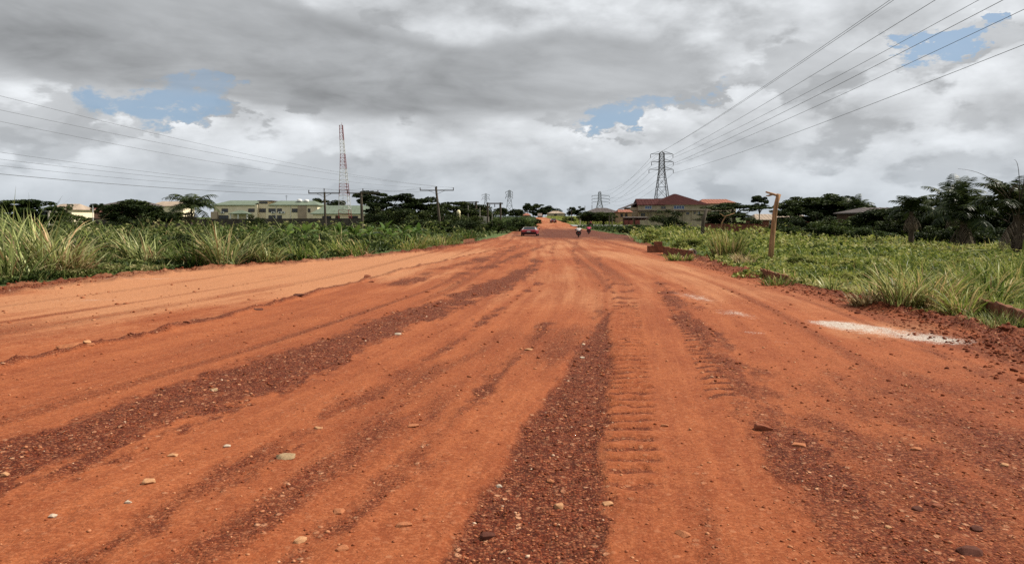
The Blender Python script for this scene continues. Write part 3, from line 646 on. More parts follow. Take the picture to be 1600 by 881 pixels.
def blades(P, length, width, lean_dir, lean, bend, tint, seg=4):
    """Arching grass blades: strips tapering to a point."""
    n = len(P); t = np.linspace(0, 1, seg+1)
    dx, dy = np.cos(lean_dir), np.sin(lean_dir)
    ang = lean[:, None]+bend[:, None]*t[None]**1.3               # from upright
    st = (length/seg)[:, None]
    hx = np.concatenate([np.zeros((n, 1)), np.cumsum(np.sin(ang[:, :-1])*st, 1)], 1); hz = np.concatenate([np.zeros((n, 1)), np.cumsum(np.cos(ang[:, :-1])*st, 1)], 1)
    C = np.stack([P[:, 0, None]+hx*dx[:, None], P[:, 1, None]+hx*dy[:, None], P[:, 2, None]+hz], -1)
    tw = rng.uniform(-.9, .9, n); sx, sy = -np.sin(lean_dir+tw), np.cos(lean_dir+tw)
    w = width[:, None]*np.array([.7, 1, .9, .6, .06])[None, :seg+1] if seg == 4 else width[:, None]*np.interp(t, [0, .3, .7, 1], [.7, 1, .75, .05])[None]
    Sv = np.stack([sx[:, None]*w, sy[:, None]*w, np.zeros_like(w)], -1)*.5
    V = np.stack([C-Sv, C+Sv], 2).reshape(n, -1, 3)
    k = (seg+1)*2; b = (np.arange(n)*k)[:, None, None]; q = np.array([[2*i, 2*i+1, 2*i+3, 2*i+2] for i in range(seg)])[None]
    return V.reshape(-1, 3), (b+q).reshape(-1, 4), np.repeat(np.clip(tint, 0, 1), k)

# ---- trees: prototypes about 1 unit of crown radius are built in metres and copied with their parts
def limb(mb, a, b, r0, r1, wob=.12, k=5):
    a, b = Vector(a), Vector(b); L = (b-a).length; pts = []
    for i in range(k):
        t = i/(k-1); p = a.lerp(b, t)
        if 0 < i < k-1: p += Vector((rng.normal(), rng.normal(), rng.normal()*.5))*wob*L*.35
        pts.append(p)
    mb.tube(pts, [r0+(r1-r0)*i/(k-1) for i in range(k)], 6); return pts
def tree_proto(kind, seed):
    """-> (trunk mesh, crown mesh, extents) for a tree standing at the origin; height 8 m, crown about 8 m wide."""
    global rng
    keep = rng; rng = np.random.default_rng(seed)
    cl = []                                                      # clumps: centre, radii
    if kind == 'round':
        for _ in range(46):
            th, ph = rng.uniform(0, 2*np.pi), rng.uniform(-.9, 1.45); rr = rng.uniform(.55, 1)
            c = (3.1*rr*math.cos(th)*math.cos(ph), 3.1*rr*math.sin(th)*math.cos(ph), 4.6+2.7*rr*math.sin(ph)); s = rng.uniform(.7, 1.35); cl.append((c, (s, s, s*.72)))
        trunk_top = 3.0
    elif kind == 'umbrella':
        for _ in range(30):
            th = rng.uniform(0, 2*np.pi); rr = math.sqrt(rng.uniform(.02, 1))*3.9
            c = (rr*math.cos(th), rr*math.sin(th), 7.2-.10*rr*rr*.6+rng.normal(0, .28)-(1.3 if rng.uniform() < .25 else 0)); s = rng.uniform(.6, 1.2); cl.append((c, (s*1.25, s*1.25, s*.34)))
        trunk_top = 4.2
    elif kind == 'layered':
        for lv, (zz, rad, nn_) in enumerate([(1.6, 3.0, 10), (2.9, 3.6, 16), (4.3, 3.9, 18), (5.7, 3.2, 14), (6.9, 2.0, 9)]):
            for _ in range(nn_):
                th = rng.uniform(0, 2*np.pi); rr = math.sqrt(rng.uniform(.03, 1))*rad
                s = rng.uniform(.6, 1.15); cl.append(((rr*math.cos(th), rr*math.sin(th), zz+rng.normal(0, .35)), (s*1.2, s*1.2, s*.5)))
        trunk_top = 3.2
    elif kind == 'bush':
        for _ in range(30):
            th = rng.uniform(0, 2*np.pi); rr = math.sqrt(rng.uniform(0, 1))*3.4
            s = rng.uniform(.7, 1.3); cl.append(((rr*math.cos(th), rr*math.sin(th), rng.uniform(.5, 1)*7.0*math.sqrt(max(.03, 1-(rr/4.1)**2))*rng.uniform(.35, 1)), (s, s, s*.8)))
        trunk_top = 1.2
    else:                                                        # 'sparse' tall thin tree
        for _ in range(20):
            th = rng.uniform(0, 2*np.pi); rr = rng.uniform(.3, 2.6)
            s = rng.uniform(.45, .95); cl.append(((rr*math.cos(th), rr*math.sin(th), rng.uniform(3.4, 7.6)), (s, s, s*.6)))
        trunk_top = 4.0
    tm = MB(); lean = (rng.normal(0, .25), rng.normal(0, .25))
    top = Vector((lean[0], lean[1], trunk_top)); limb(tm, (0, 0, -.3), top, .30, .20, .05)
    for c, s in cl[::2]: limb(tm, top+Vector((0, 0, rng.uniform(-.8, .1))), c, .11, .025, .18)
    P, T, Sz = [], [], []
    for c, s in cl:
        n = int(150*s[0]*max(s[0], .6)); v = rng.normal(size=(n, 3)); v /= np.linalg.norm(v, axis=1)[:, None]
        v *= rng.uniform(.25, 1, n)[:, None]**.5; P.append(np.array(c)+v*np.array(s)); base = rng.uniform(.15, .75)
        T.append(np.clip(base+rng.normal(0, .18, n), 0, 1)); Sz.append(rng.uniform(.24, .55, n))
    P, T, Sz = np.concatenate(P), np.concatenate(T), np.concatenate(Sz)
    V, Fq, t = leaves(P, Sz, .55, T, .55, r=rng)
    rng = keep
    return tm, (V, Fq, t)
TREE = {}
def tree_kind(kind, seed, leaf):
    key = (kind, seed, leaf.name)
    if key not in TREE:
        tm, (V, Fq, t) = tree_proto(kind, seed)
        zmax = V[:, 2].max(); rad = np.percentile(np.hypot(V[:, 0], V[:, 1]), 96)
        TREE[key] = (tm.mesh('trunk', BARK, True), np_mesh('crown', V, Fq, leaf, dict(tint=t)), zmax, rad)
    return TREE[key]
def tree(name, label, px, top_py, wpx, d, kind, seed=1, leaf=None, group=None, cat='tree', zb=None):
    tr, cr, zmax, rad = tree_kind(kind, seed, leaf or LEAF_DARK)
    zb = Hf(d)-.05 if zb is None else zb
    h = zt(top_py, d)-zb; w = wpx*d/F
    o = thing(name, label, cat, (gx(px, d), d, zb), group, rng.uniform(0, 6.28), (w/2/rad, w/2/rad, h/zmax))
    link('trunk' if cat == 'tree' else 'stem', tr, o); link('crown', cr, o)
    return o

TL = 'trees left of the road'; TR = 'trees right of the road'; TF = 'distant trees around the road crest'
tree('feathery_tree', 'feathery green tree at the far left edge, behind the tall grass', 4, 312, 62, 105, 'layered', 1, LEAF_MID, TL)
tree('feathery_tree', 'broad feathery tree right of the left edge, hiding a pale house', 52, 311, 92, 108, 'layered', 2, LEAF_MID, TL)
tree('sparse_tree', 'thin see-through tree in front of the pale far-left house', 96, 318, 36, 120, 'sparse', 3, LEAF_MID, TL)
tree('dense_tree', 'dense dark round tree left of the coconut palm', 204, 311, 96, 118, 'round', 4, LEAF_DARK, TL)
tree('dense_tree', 'small dark tree just right of the white pole', 160, 317, 34, 126, 'umbrella', 5, LEAF_DARK, TL)
tree('dense_tree', 'low dark tree between the round tree and the coconut palm', 252, 329, 52, 122, 'round', 6, LEAF_DARK, TL)
tree('dense_tree', 'low dark tree right under the coconut palm', 285, 331, 42, 128, 'layered', 7, LEAF_DARK, TL)
tree('sparse_tree', 'far tree showing over the cream building roof near the first pole', 502, 309, 40, 260, 'layered', 8, LEAF_DARK, TL)
tree('sparse_tree', 'far tree showing over the green wing roof behind the mast', 528, 312, 34, 262, 'round', 9, LEAF_DARK, TL)
tree('flat_topped_tree', 'flat-topped tree behind the second utility pole', 578, 297, 62, 240, 'umbrella', 10, LEAF_DARK, TL)
tree('dense_tree', 'large dark tree right of the green wing', 614, 302, 100, 135, 'layered', 11, LEAF_DARK, TL)
tree('dense_tree', 'dark tree just left of the leaning utility pole', 662, 307, 84, 138, 'layered', 12, LEAF_DARK, TL)
tree('dense_tree', 'dark tree just right of the leaning utility pole', 708, 314, 84, 158, 'layered', 13, LEAF_DARK, TL)
tree('dense_tree', 'dark tree behind the left gantry of paired poles', 740, 317, 66, 182, 'round', 14, LEAF_DARK, TL)
tree('dense_tree', 'small dark tree between the two pole gantries', 757, 325, 26, 186, 'round', 15, LEAF_DARK, TL)
tree('dense_tree', 'low dark tree at the foot of the leaning pole', 640, 326, 60, 122, 'bush', 16, LEAF_DARK, TL)
tree('far_tree', 'distant tree at the foot of the paired far pylon legs', 783, 324, 24, 330, 'round', 17, LEAF_DARK, TF)
tree('far_tree', 'distant tree right of the tall far-left pylon', 806, 326, 26, 335, 'round', 18, LEAF_DARK, TF)
tree('far_tree', 'slim distant tree left of the road crest', 824, 317, 15, 470, 'round', 19, LEAF_DARK, TF)
tree('far_tree', 'largest distant tree directly over the road crest', 841, 318, 27, 480, 'layered', 20, LEAF_DARK, TF)
tree('far_tree', 'distant tree right of the largest one on the crest', 857, 321, 26, 485, 'round', 21, LEAF_DARK, TF)
tree('far_tree', 'low distant tree left of the tan roofed house', 815, 330, 22, 460, 'bush', 22, LEAF_DARK, TF)
tree('far_tree', 'low distant tree over the tan roofed house', 872, 325, 22, 490, 'bush', 23, LEAF_DARK, TF)
tree('far_tree', 'distant tree right of the tan roofed house', 894, 323, 17, 330, 'round', 24, LEAF_DARK, TF)
tree('far_tree', 'distant tree left of the right far pylon', 908, 322, 20, 320, 'layered', 25, LEAF_DARK, TF)
tree('dense_tree', 'dark tree beside the side street, left of the grey roof', 919, 330, 32, 208, 'round', 26, LEAF_DARK, TR)
tree('dense_tree', 'broad dark tree in front of the grey roofed house', 942, 331, 46, 210, 'round', 27, LEAF_DARK, TR)
tree('dense_tree', 'dark bushy tree under the large pylon, before the maroon roofed building', 1043, 327, 58, 165, 'bush', 28, LEAF_DARK, TR)
tree('dense_tree', 'low dark tree left of the leaning stump, before the building', 1118, 336, 42, 140, 'bush', 29, LEAF_DARK, TR)
tree('flat_topped_tree', 'wide flat-topped tree between the maroon roof and the bleached pole', 1152, 316, 112, 150, 'umbrella', 30, LEAF_DARK, TR)
tree('flat_topped_tree', 'lower flat-topped tree in front of the wide one', 1128, 331, 84, 138, 'umbrella', 31, LEAF_DARK, TR)
tree('dense_tree', 'dark low tree behind the red boundary wall', 1158, 335, 62, 136, 'bush', 32, LEAF_DARK, TR)
tree('flat_topped_tree', 'small airy treetop just left of the bleached pole top', 1186, 305, 28, 152, 'umbrella', 33, LEAF_DARK, TR)
tree('dense_tree', 'dark tree just right of the bleached pole', 1245, 306, 90, 128, 'layered', 34, LEAF_DARK, TR)
tree('dense_tree', 'tallest dark tree of the group right of the bleached pole', 1292, 302, 104, 126, 'layered', 35, LEAF_DARK, TR)
tree('dense_tree', 'dark tree at the right end of the group by the bleached pole', 1330, 311, 76, 124, 'layered', 36, LEAF_DARK, TR)
tree('dense_tree', 'dark tree behind the brown house on the right', 1395, 322, 100, 92, 'round', 37, LEAF_DARK, TR)
tree('dense_tree', 'dark tree between the two right-hand oil palms', 1462, 308, 100, 80, 'layered', 38, LEAF_DARK, TR)
tree('dense_tree', 'dark tree behind the drooping oil palm', 1535, 309, 110, 76, 'layered', 39, LEAF_DARK, TR)
tree('dense_tree', 'dark tree mass at the right edge of the picture', 1600, 315, 110, 66, 'layered', 40, LEAF_DARK, TR)
for i_, (px, tp, w_, d_, lab) in enumerate([(1232, 331, 60, 98, 'low dark tree right beside the bleached pole'), (1285, 330, 78, 96, 'low dark tree beneath the tallest of the group by the pole'), (1345, 331, 74, 94, 'low dark tree left of the brown house front'),
        (1392, 336, 66, 84, 'low dark tree in front of the brown house'), (1440, 331, 70, 86, 'low dark tree behind the stubby oil palm'), (1500, 330, 84, 78, 'low dark tree below the crown of the far oil palm'), (1562, 333, 88, 74, 'low dark tree left of the right-edge palm'), (1622, 330, 80, 66, 'low dark tree cut by the right edge')]):
    tree('shade_tree', lab, px, tp, w_, d_, 'bush', 60+i_ % 4, LEAF_DARK, TR)
for i_, (px, tp, w_, d_, lab) in enumerate([(590, 322, 56, 128, 'low dark tree right of the second pole'), (690, 324, 66, 132, 'low dark tree behind the leaning pole'), (725, 331, 56, 150, 'low dark tree behind the water tank'), (660, 336, 70, 112, 'dark undergrowth tree left of the leaning pole foot'), (225, 333, 60, 104, 'low dark tree right below the round tree')]):
    tree('shade_tree', lab, px, tp, w_, d_, 'bush', 60+i_ % 4, LEAF_DARK, TL)
# bushes
BG = 'bushes'
tree('bush', 'dark green bush beside the road, left of the red car', 812, 338, 54, 138, 'bush', 41, LEAF_MID, BG, 'bush')
tree('bush', 'dark green bush under the right-hand pole gantry', 778, 341, 56, 128, 'bush', 42, LEAF_MID, BG, 'bush')
tree('bush', 'dark bush below the left-hand pole gantry', 735, 342, 58, 120, 'bush', 43, LEAF_DARK, BG, 'bush')
tree('bush', 'low bush in shade at the foot of the leaning utility pole', 702, 343, 52, 112, 'bush', 44, LEAF_DARK, BG, 'bush')
tree('bush', 'rounded green bush below the tall dark trees right of the pole', 1300, 342, 92, 78, 'bush', 45, LEAF_MID, BG, 'bush')
tree('bush', 'green bush at the foot of the brown house', 1360, 352, 72, 72, 'bush', 46, LEAF_MID, BG, 'bush')
tree('bush', 'dark bush behind the bleached pole, below the red house', 1240, 347, 46, 92, 'bush', 47, LEAF_MID, BG, 'bush')
tree('bush', 'shaded bush between the two right-hand oil palms', 1462, 352, 72, 62, 'bush', 48, LEAF_DARK, BG, 'bush')
tree('bush', 'shaded bush behind the drooping oil palm trunk', 1545, 355, 92, 60, 'bush', 49, LEAF_DARK, BG, 'bush')
tree('bush', 'dark bush below the round tree on the far left', 190, 336, 70, 100, 'bush', 50, LEAF_DARK, BG, 'bush')
tree('bush', 'pale green bush below the far-left feathery trees', 120, 335, 60, 96, 'bush', 51, LEAF_MID, BG, 'bush')
tree('bush', 'dark bush on the verge between the pale tussocks on the left', 300, 366, 62, 37, 'bush', 52, LEAF_DARK, BG, 'bush')
for i_, (px, tp, w_, py_, lab) in enumerate([(135, 372, 60, 404, 'broad-leaved green shrub left of the broad fanning tussock'), (262, 368, 56, 400, 'broad-leaved shrub left of the dark verge bush'), (430, 366, 60, 394, 'broad-leaved shrub right of the silvery tussocks'), (500, 366, 66, 388, 'green shrub on the verge below the first utility pole'), (575, 362, 60, 382, 'green shrub on the verge below the second utility pole'), (325, 358, 70, 392, 'leafy shrub behind the silvery tussocks'), (90, 352, 66, 398, 'leafy shrub behind the tall grass at the left edge'), (190, 356, 80, 388, 'leafy shrub behind the broad fanning tussock'), (610, 354, 60, 372, 'leafy shrub under the rightmost banana plants')]):
    tree('shrub', lab, px, tp, w_, F*EYE/(py_-HY), 'bush', 60+i_ % 4, LEAF_DARK if i_ % 2 else LEAF_MID, 'leafy shrubs on the left verge', 'shrub')
tree('bush', 'dark bush before the cream building wall', 398, 335, 34, 150, 'bush', 53, LEAF_DARK, BG, 'bush')
tree('bush', 'green bush on the far slope right of the road', 885, 338, 30, 250, 'bush', 54, LEAF_MID, BG, 'bush')
tree('bush', 'small bush on the left bank of the climbing road', 836, 342, 20, 215, 'bush', 55, LEAF_MID, BG, 'bush')
tree('bush', 'leafy bush by the dark mud right of the riders', 985, 350, 46, 118, 'bush', 56, LEAF_MID, BG, 'bush')

for i_, (px, top_, w_, base_, lab) in enumerate([(1075, 366, 46, 392, 'weed clump right behind the long culvert wall'), (1020, 358, 44, 380, 'tall weed clump left of the long culvert wall'), (1170, 392, 40, 412, 'weed clump between the yellow-green tussock and the bleached pole'), (1255, 396, 50, 416, 'weed clump right behind the bleached pole foot'),
        (1320, 402, 56, 424, 'weed clump in the open field below the rounded bush'), (1390, 395, 60, 414, 'weed clump in the open field below the stubby palm'), (1345, 420, 56, 446, 'weed clump near the verge left of the spiky tussock'), (1480, 402, 70, 426, 'weed clump behind the long bent stalks'), (1570, 398, 70, 424, 'weed clump below the right-edge palm'),
        (1290, 380, 60, 394, 'far weed clump below the rounded green bush'), (1130, 366, 40, 384, 'far weed clump behind the yellow-green tussock'), (1420, 382, 50, 396, 'weed clump at the foot of the stubby palm'), (1215, 372, 46, 388, 'far weed clump right of the bleached pole')]):
    tree('weed_clump', lab, px, top_, w_, F*EYE/(base_-HY), 'bush', 60+i_ % 4, LEAF_HEDGE, 'weed clumps in the right field', 'weed')
# ---- palms
def frond(length, arch, drop, nleaf, leaf_len, seed, dry=False):
    """One feather frond along +x from the origin: a rachis and its two rows of leaflets, one mesh each."""
    r = np.random.default_rng(seed); t = np.linspace(0, 1, 12)
    ang = arch-drop*t**1.25; st = length/11
    x = np.concatenate([[0], np.cumsum(np.cos(ang[:-1])*st)]); z = np.concatenate([[0], np.cumsum(np.sin(ang[:-1])*st)])
    mb = MB(); mb.tube([(a, 0, b) for a, b in zip(x, z)], list(np.linspace(.035, .008, 12)*length/3), 5)
    V = [np.array(mb.v)]; Fq = [np.array([f for f in mb.f if len(f) == 4])]; T = [np.full(len(mb.v), .35)]; k = len(mb.v)
    for i in range(nleaf):
        q = .14+.86*i/(nleaf-1); px_, pz_ = np.interp(q, t, x), np.interp(q, t, z); a = np.interp(q, t, ang)
        L = leaf_len*math.sin(math.pi*min(1, .16+.80*q))**.6*r.uniform(.85, 1.1); w = L*.065
        for s in (-1, 1):
            if r.uniform() < (.18 if dry else .03): continue
            fwd = r.uniform(.35, .7); dn = r.uniform(.35, .75)+(.9 if dry else 0)
            dirv = np.array([math.cos(a)*fwd, s*1.0, math.sin(a)*fwd-dn*.35]); dirv /= np.linalg.norm(dirv)
            p0 = np.array([px_, 0, pz_]); p1 = p0+dirv*L*.55; p2 = p1+(dirv+np.array([0, 0, -dn]))*L*.42
            up = np.array([math.cos(a), 0, math.sin(a)])*w
            v = np.array([p0-up*.5, p0+up*.5, p1+up, p1-up, p2+up*.12, p2-up*.12])
            V.append(v); Fq.append(np.array([[0, 1, 2, 3], [3, 2, 4, 5]])+k); T.append(np.full(6, np.clip(r.normal(.5, .22), 0, 1))); k += 6
    return np_mesh('frond', np.concatenate(V), np.concatenate(Fq), PALM_DRY if dry else PALM_LEAF, dict(tint=np.concatenate(T)))
def palm(name, label, px, d, base_z, crown_z, r_px, nfr, kind, seed, rfoot=.22, lean=0.0, group='palms', dead=5):
    r = np.random.default_rng(seed); L = r_px*d/F*1.12; h = crown_z-base_z
    o = thing(name, label, 'palm', (gx(px, d), d, base_z), group)
    tm = MB(); pts = [(lean*h*t*t, .05*math.sin(3*t), -.2+(h+.2)*t) for t in np.linspace(0, 1, 12)]
    rad = [rfoot*(1.25 if i == 0 else 1)*(1-.35*i/11)*(1+.10*(i % 2)) for i in range(12)]
    link('trunk', tm.tube(pts, rad, 9).mesh('trunk', BARK, False), o)
    var = [frond(L*r.uniform(.85, 1.1), r.uniform(.55, 1.1), r.uniform(1.2, 2.0), 30 if kind == 'oil' else 26, L*(.30 if kind == 'oil' else .27), seed*10+i) for i in range(3)]
    for i in range(nfr):
        f = link('frond', var[i % 3], o); f.location = (lean*h, 0, h-.05)
        f.rotation_euler = Euler((r.normal(0, .12), r.uniform(-.75, .55), i*2.399+r.normal(0, .15)), 'XYZ')
    if dead:
        dv = frond(L*.75, -.4, .9, 18, L*.20, seed*10+7, True)
        for i in range(dead):
            f = link('dry_frond', dv, o); f.location = (lean*h, 0, h-.15); f.rotation_euler = (0, r.uniform(.2, .6), i*2*math.pi/dead+r.uniform(-.5, .5))
    return o
palm('coconut_palm', 'coconut palm with spreading crown left of the cream building', 299, 112, Hf(112), zt(326, 112), 46, 20, 'coco', 3, .17)
palm('young_palm', 'small young palm among the verge plants below the coconut palm', 279, 42, .0, zt(374, 42), 20, 11, 'oil', 4, .12, dead=0)
palm('oil_palm', 'palm top rising over the dark trees left of the brown house', 1338, 118, Hf(118), zt(325, 118), 26, 16, 'oil', 5, .25)
palm('oil_palm', 'stubby oil palm with shaggy trunk in the middle of the right field', 1424, 58, 0, zt(331, 58), 36, 20, 'oil', 6, .22, dead=9)
palm('oil_palm', 'oil palm with drooping dry frond near the right edge', 1506, 52, 0, zt(345, 52), 62, 22, 'oil', 7, .30, dead=6)
palm('oil_palm', 'large oil palm cut by the right edge of the picture', 1592, 43, 0, zt(336, 43), 74, 24, 'oil', 8, .40, dead=10)
palm('oil_palm', 'oil palm crown behind the stubby one, against the sky', 1492, 66, 0, zt(322, 66), 50, 20, 'oil', 9, .28)
# long bare stalks rising from the edge palm
st = thing('bare_stalk_plant', 'bare arching stalks rising above the large oil palm at the right edge', 'plant', (gx(1588, 42), 42, 0))
for (ex, ey, mx_, my_) in ((1497, 264, 1556, 286), (1519, 293, 1560, 298), (1584, 250, 1592, 272), (1602, 238, 1600, 280)):
    a, b_, c = at(1592, 345, 42), at(mx_, my_, 42), at(ex, ey, 42); a.y += rng.uniform(-.5, .5)
    pts = [a*(1-t)**2+(b_*2-(a+c)*.5)*2*t*(1-t)+c*t*t for t in np.linspace(0, 1, 14)]
    o_ = MB().tube(pts, list(np.linspace(.030, .006, 14)), 5).build('stalk', BARK, st)
MB().tube([(gx(1588, 42), 42, 0), tuple(at(1592, 345, 42))], [.10, .06], 6).build('stem', BARK, st)
dvv = frond(1.25, .2, 2.3, 22, .28, 991, True)
o_ = link('dry_frond', dvv, st); o_.location = at(1597, 286, 42)-st.location; o_.rotation_euler = (0, .3, 2.6)

# ---- banana plants
def banana_leaf(L, W, arch, drop, seed):
    r = np.random.default_rng(seed); n = 10; t = np.linspace(0, 1, n); ang = arch-drop*t**1.4; stp = L/(n-1)
    x = np.concatenate([[0], np.cumsum(np.cos(ang[:-1])*stp)]); z = np.concatenate([[0], np.cumsum(np.sin(ang[:-1])*stp)])
    w = W*np.clip(np.sin(np.pi*np.clip((t-.12)/.88, 0, 1)**.8), .03, 1)
    V = []; 
    for i in range(n):
        dr = w[i]*.35
        V += [(x[i], -w[i]*.5*r.uniform(.8, 1), z[i]-dr*.4+w[i]*.15), (x[i], 0, z[i]), (x[i], w[i]*.5*r.uniform(.8, 1), z[i]-dr*.4+w[i]*.15)]
    Fq = [[3*i+j, 3*i+j+1, 3*i+j+4, 3*i+j+3] for i in range(n-1) for j in (0, 1)]
    return np_mesh('leaf', np.array(V), np.array(Fq), BANANA, dict(tint=np.clip(r.normal(.55, .15, 3*n), 0, 1)), True)
BLEAF = [banana_leaf(1.9, .62, .95, 1.5, 1), banana_leaf(1.8, .66, .7, 1.7, 2), banana_leaf(1.7, .58, .5, 1.6, 3), banana_leaf(1.8, .55, 1.2, 1.2, 4)]
def banana(label, px, d, top_py, seed, name='banana_plant'):
    r = np.random.default_rng(seed); h = max(.9, zt(top_py, d)-Hf(d)); s = h/2.5*1.02
    o = thing(name, label, 'banana plant', (gx(px, d), d, Hf(d)-.05), 'banana plants left of the road', r.uniform(0, 6), s)
    link('stem', MB().tube([(0, 0, 0), (.03, 0, .6), (0, .02, 1.15)], [.12, .10, .07], 8).mesh('stem', mat('banana_stem', (.10, .11, .045), .7, var=.25), True), o)
    for i in range(9):
        f = link('leaf', BLEAF[i % 4], o); f.location = (0, 0, 1.05+.02*i); f.rotation_euler = (r.normal(0, .25), r.uniform(-.25, .55), i*2.4+r.normal(0, .2)); f.scale = (r.uniform(.8, 1.1),)*3
for px, d, tp, lab in [(352, 62, 352, 'leftmost banana plant, before the cream building porch'), (386, 66, 350, 'banana plant in front of the dark bush by the cream wall'), (414, 58, 350, 'banana plant below the middle of the cream building'),
                       (447, 64, 349, 'banana plant below the right windows of the cream building'), (476, 60, 348, 'banana plant just left of the first utility pole'), (498, 70, 347, 'banana plant hiding the foot of the first utility pole'),
                       (530, 64, 346, 'banana plant between the first pole and the mast'), (556, 56, 347, 'large-leaved banana plant at the foot of the mast'), (578, 60, 343, 'banana plant hiding the foot of the second pole'),
                       (601, 62, 341, 'banana plant just right of the second utility pole'), (628, 66, 344, 'banana plant below the large dark tree by the wing'), (652, 72, 346, 'rightmost banana plant, left of the leaning pole')]:
    banana(lab, px, d, tp, int(px))

# ---- ground cover: one leafy mass on each side (stuff)
def cover(side, n, nb):
    if side == 'left':
        d = 1/rng.uniform(1/118, 1/17, n*3); lim = -.82*d-3; x = lim+(xl(d)+.1-lim)*rng.uniform(0, 1, n*3); inn = xl(d)-x
    else:
        d = 1/rng.uniform(1/135, 1/9, n*3); lim = .84*d+4; x = xr(d)-.05+(lim-xr(d))*rng.uniform(0, 1, n*3); inn = x-xr(d)
    ok = inn > (1.25 if side == 'left' else .0); d, x, inn = d[ok][:n], x[ok][:n], inn[ok][:n]; m = len(d)
    f1 = fbm(x/2.4, d/3.2, 4, 81 if side == 'left' else 82); f2 = fbm(x/7, d/11, 3, 83)
    gz = ground_z(x, d)
    if side == 'left':
        hc = (.20+.95*sst(inn, .5, 9)+.40*sst(d, 30, 80))*(.74+1.35*f1)+.05
    else:
        hc = (.14+.30*sst(inn, .2, 6)+.85*sst(d, 48, 105))*(.8+1.1*f1)+.05
        hc = hc+(.85+.5*f1)*np.exp(-((x-15.5)/4.5)**2-((d-70)/20)**2)
    hc = np.clip(hc, .06, 2.2)
    z = gz+hc*rng.uniform(0, 1, m)**.42
    s = np.clip(.0052*d, .07, .42)*rng.uniform(.5, 1.6, m)
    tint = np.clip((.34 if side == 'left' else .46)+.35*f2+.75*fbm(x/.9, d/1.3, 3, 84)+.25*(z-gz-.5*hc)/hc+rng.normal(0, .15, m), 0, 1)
    if side == 'left': tint = np.clip(tint+.30*np.exp(-((f1+.5)/.15)**2)*(rng.uniform(0, 1, m) < .25), 0, 1)
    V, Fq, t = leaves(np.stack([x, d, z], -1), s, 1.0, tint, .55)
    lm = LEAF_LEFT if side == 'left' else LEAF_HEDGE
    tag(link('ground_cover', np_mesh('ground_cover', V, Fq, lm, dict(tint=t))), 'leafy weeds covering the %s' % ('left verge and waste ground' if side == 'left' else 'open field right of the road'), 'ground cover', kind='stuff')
    # grass among it
    k = rng.choice(m, nb, replace=False); P = np.stack([x[k], d[k], gz[k]-.02], -1)
    h = hc[k]*rng.uniform(.9, 1.6, nb)+rng.uniform(.05, .30, nb)
    V, Fq, t = blades(P, h, np.clip(.0009*d[k]+.006, .014, .07)*rng.uniform(.6, 1.2, nb), rng.uniform(0, 2*np.pi, nb), rng.uniform(.05, .6, nb), rng.uniform(.3, 1.5, nb), np.clip(.58+.3*f2[k]+rng.normal(0, .25, nb), 0, 1))
    tag(link('grass', np_mesh('grass', V, Fq, BLADE_PALE if side == 'left' else BLADE_GREEN, dict(tint=t))), 'wild grass growing through the weeds on the %s' % ('left verge' if side == 'left' else 'right field'), 'grass', kind='stuff')
cover('left', 70000, 4000)
cover('right', 85000, 20000)
# grassy bank beyond the riders, and the slope by the far road
def far_patch(name, label, pts, n, hgt, seedv, leaf):
    xs_, ds_ = zip(*pts); x = rng.uniform(min(xs_), max(xs_), n); d = rng.uniform(min(ds_), max(ds_), n)
    ok = (inside_road(x, d) < -.3); x, d = x[ok], d[ok]
    V, Fq, t = leaves(np.stack([x, d, H(d)+hgt*rng.uniform(.1, 1, len(x))], -1), rng.uniform(.25, .6, len(x)), 1.0, np.clip(rng.normal(.5, .2, len(x)), 0, 1), .6)
    tag(link(name, np_mesh(name, V, Fq, leaf, dict(tint=t))), label, 'ground cover', kind='stuff')
far_patch('ground_cover', 'bright green weeds on the slope right of the climbing road', [(17, 205), (48, 420)], 9000, .7, 1, LEAF_HEDGE)
far_patch('ground_cover', 'low weeds between the mud and the grey side street', [(14, 118), (40, 182)], 7000, .45, 2, LEAF_MID)
far_patch('ground_cover', 'weeds on the bank left of the climbing road', [(-30, 115), (12, 420)], 14000, .9, 3, LEAF_MID)

# ---- tussocks of tall grass that can be told apart
def tussock(label, px, py, h, rad, n, m_, lean_dir=None, spread=.85, dry=.15, seed=1, wid=.058, bend=(.5, 1.6), group='tall grass tussocks', green=.5):
    if m_ is BLADE_PALE: green -= .06
    r = np.random.default_rng(seed); d = F*EYE/(py-HY); x0 = gx(px, d); zb = float(ground_z(np.array([x0]), np.array([d]))[0])
    if inside_road(x0, d) > 0: zb = float(Hf(d))+.03
    o = thing('grass_tussock', label, 'grass', (x0, d, zb), group)
    for nm, k, mt in (('green_blades', n, m_), ('dry_blades', int(n*dry), BLADE_DRY)):
        if k < 3: continue
        a = r.uniform(0, 2*np.pi, k); rr = np.sqrt(r.uniform(0, 1, k))*rad
        P = np.stack([rr*np.cos(a), rr*np.sin(a)*.7, np.full(k, -.04)], -1)
        ld = a+r.normal(0, .6, k) if lean_dir is None else np.where(r.uniform(0, 1, k) < .7, lean_dir+r.normal(0, .7, k), a)
        Ln = h*r.uniform(.55, 1.2, k)*(1 if nm[0] == 'g' else .7)
        V, Fq, t = blades(P, Ln, wid*r.uniform(.6, 1.3, k), ld, r.uniform(.02, spread, k), r.uniform(*bend, k), np.clip(r.normal(green, .30, k), 0, 1), 6)
        link(nm, np_mesh(nm, V, Fq, mt, dict(tint=t)), o)
    return o
LW = math.pi  # leaning to the left
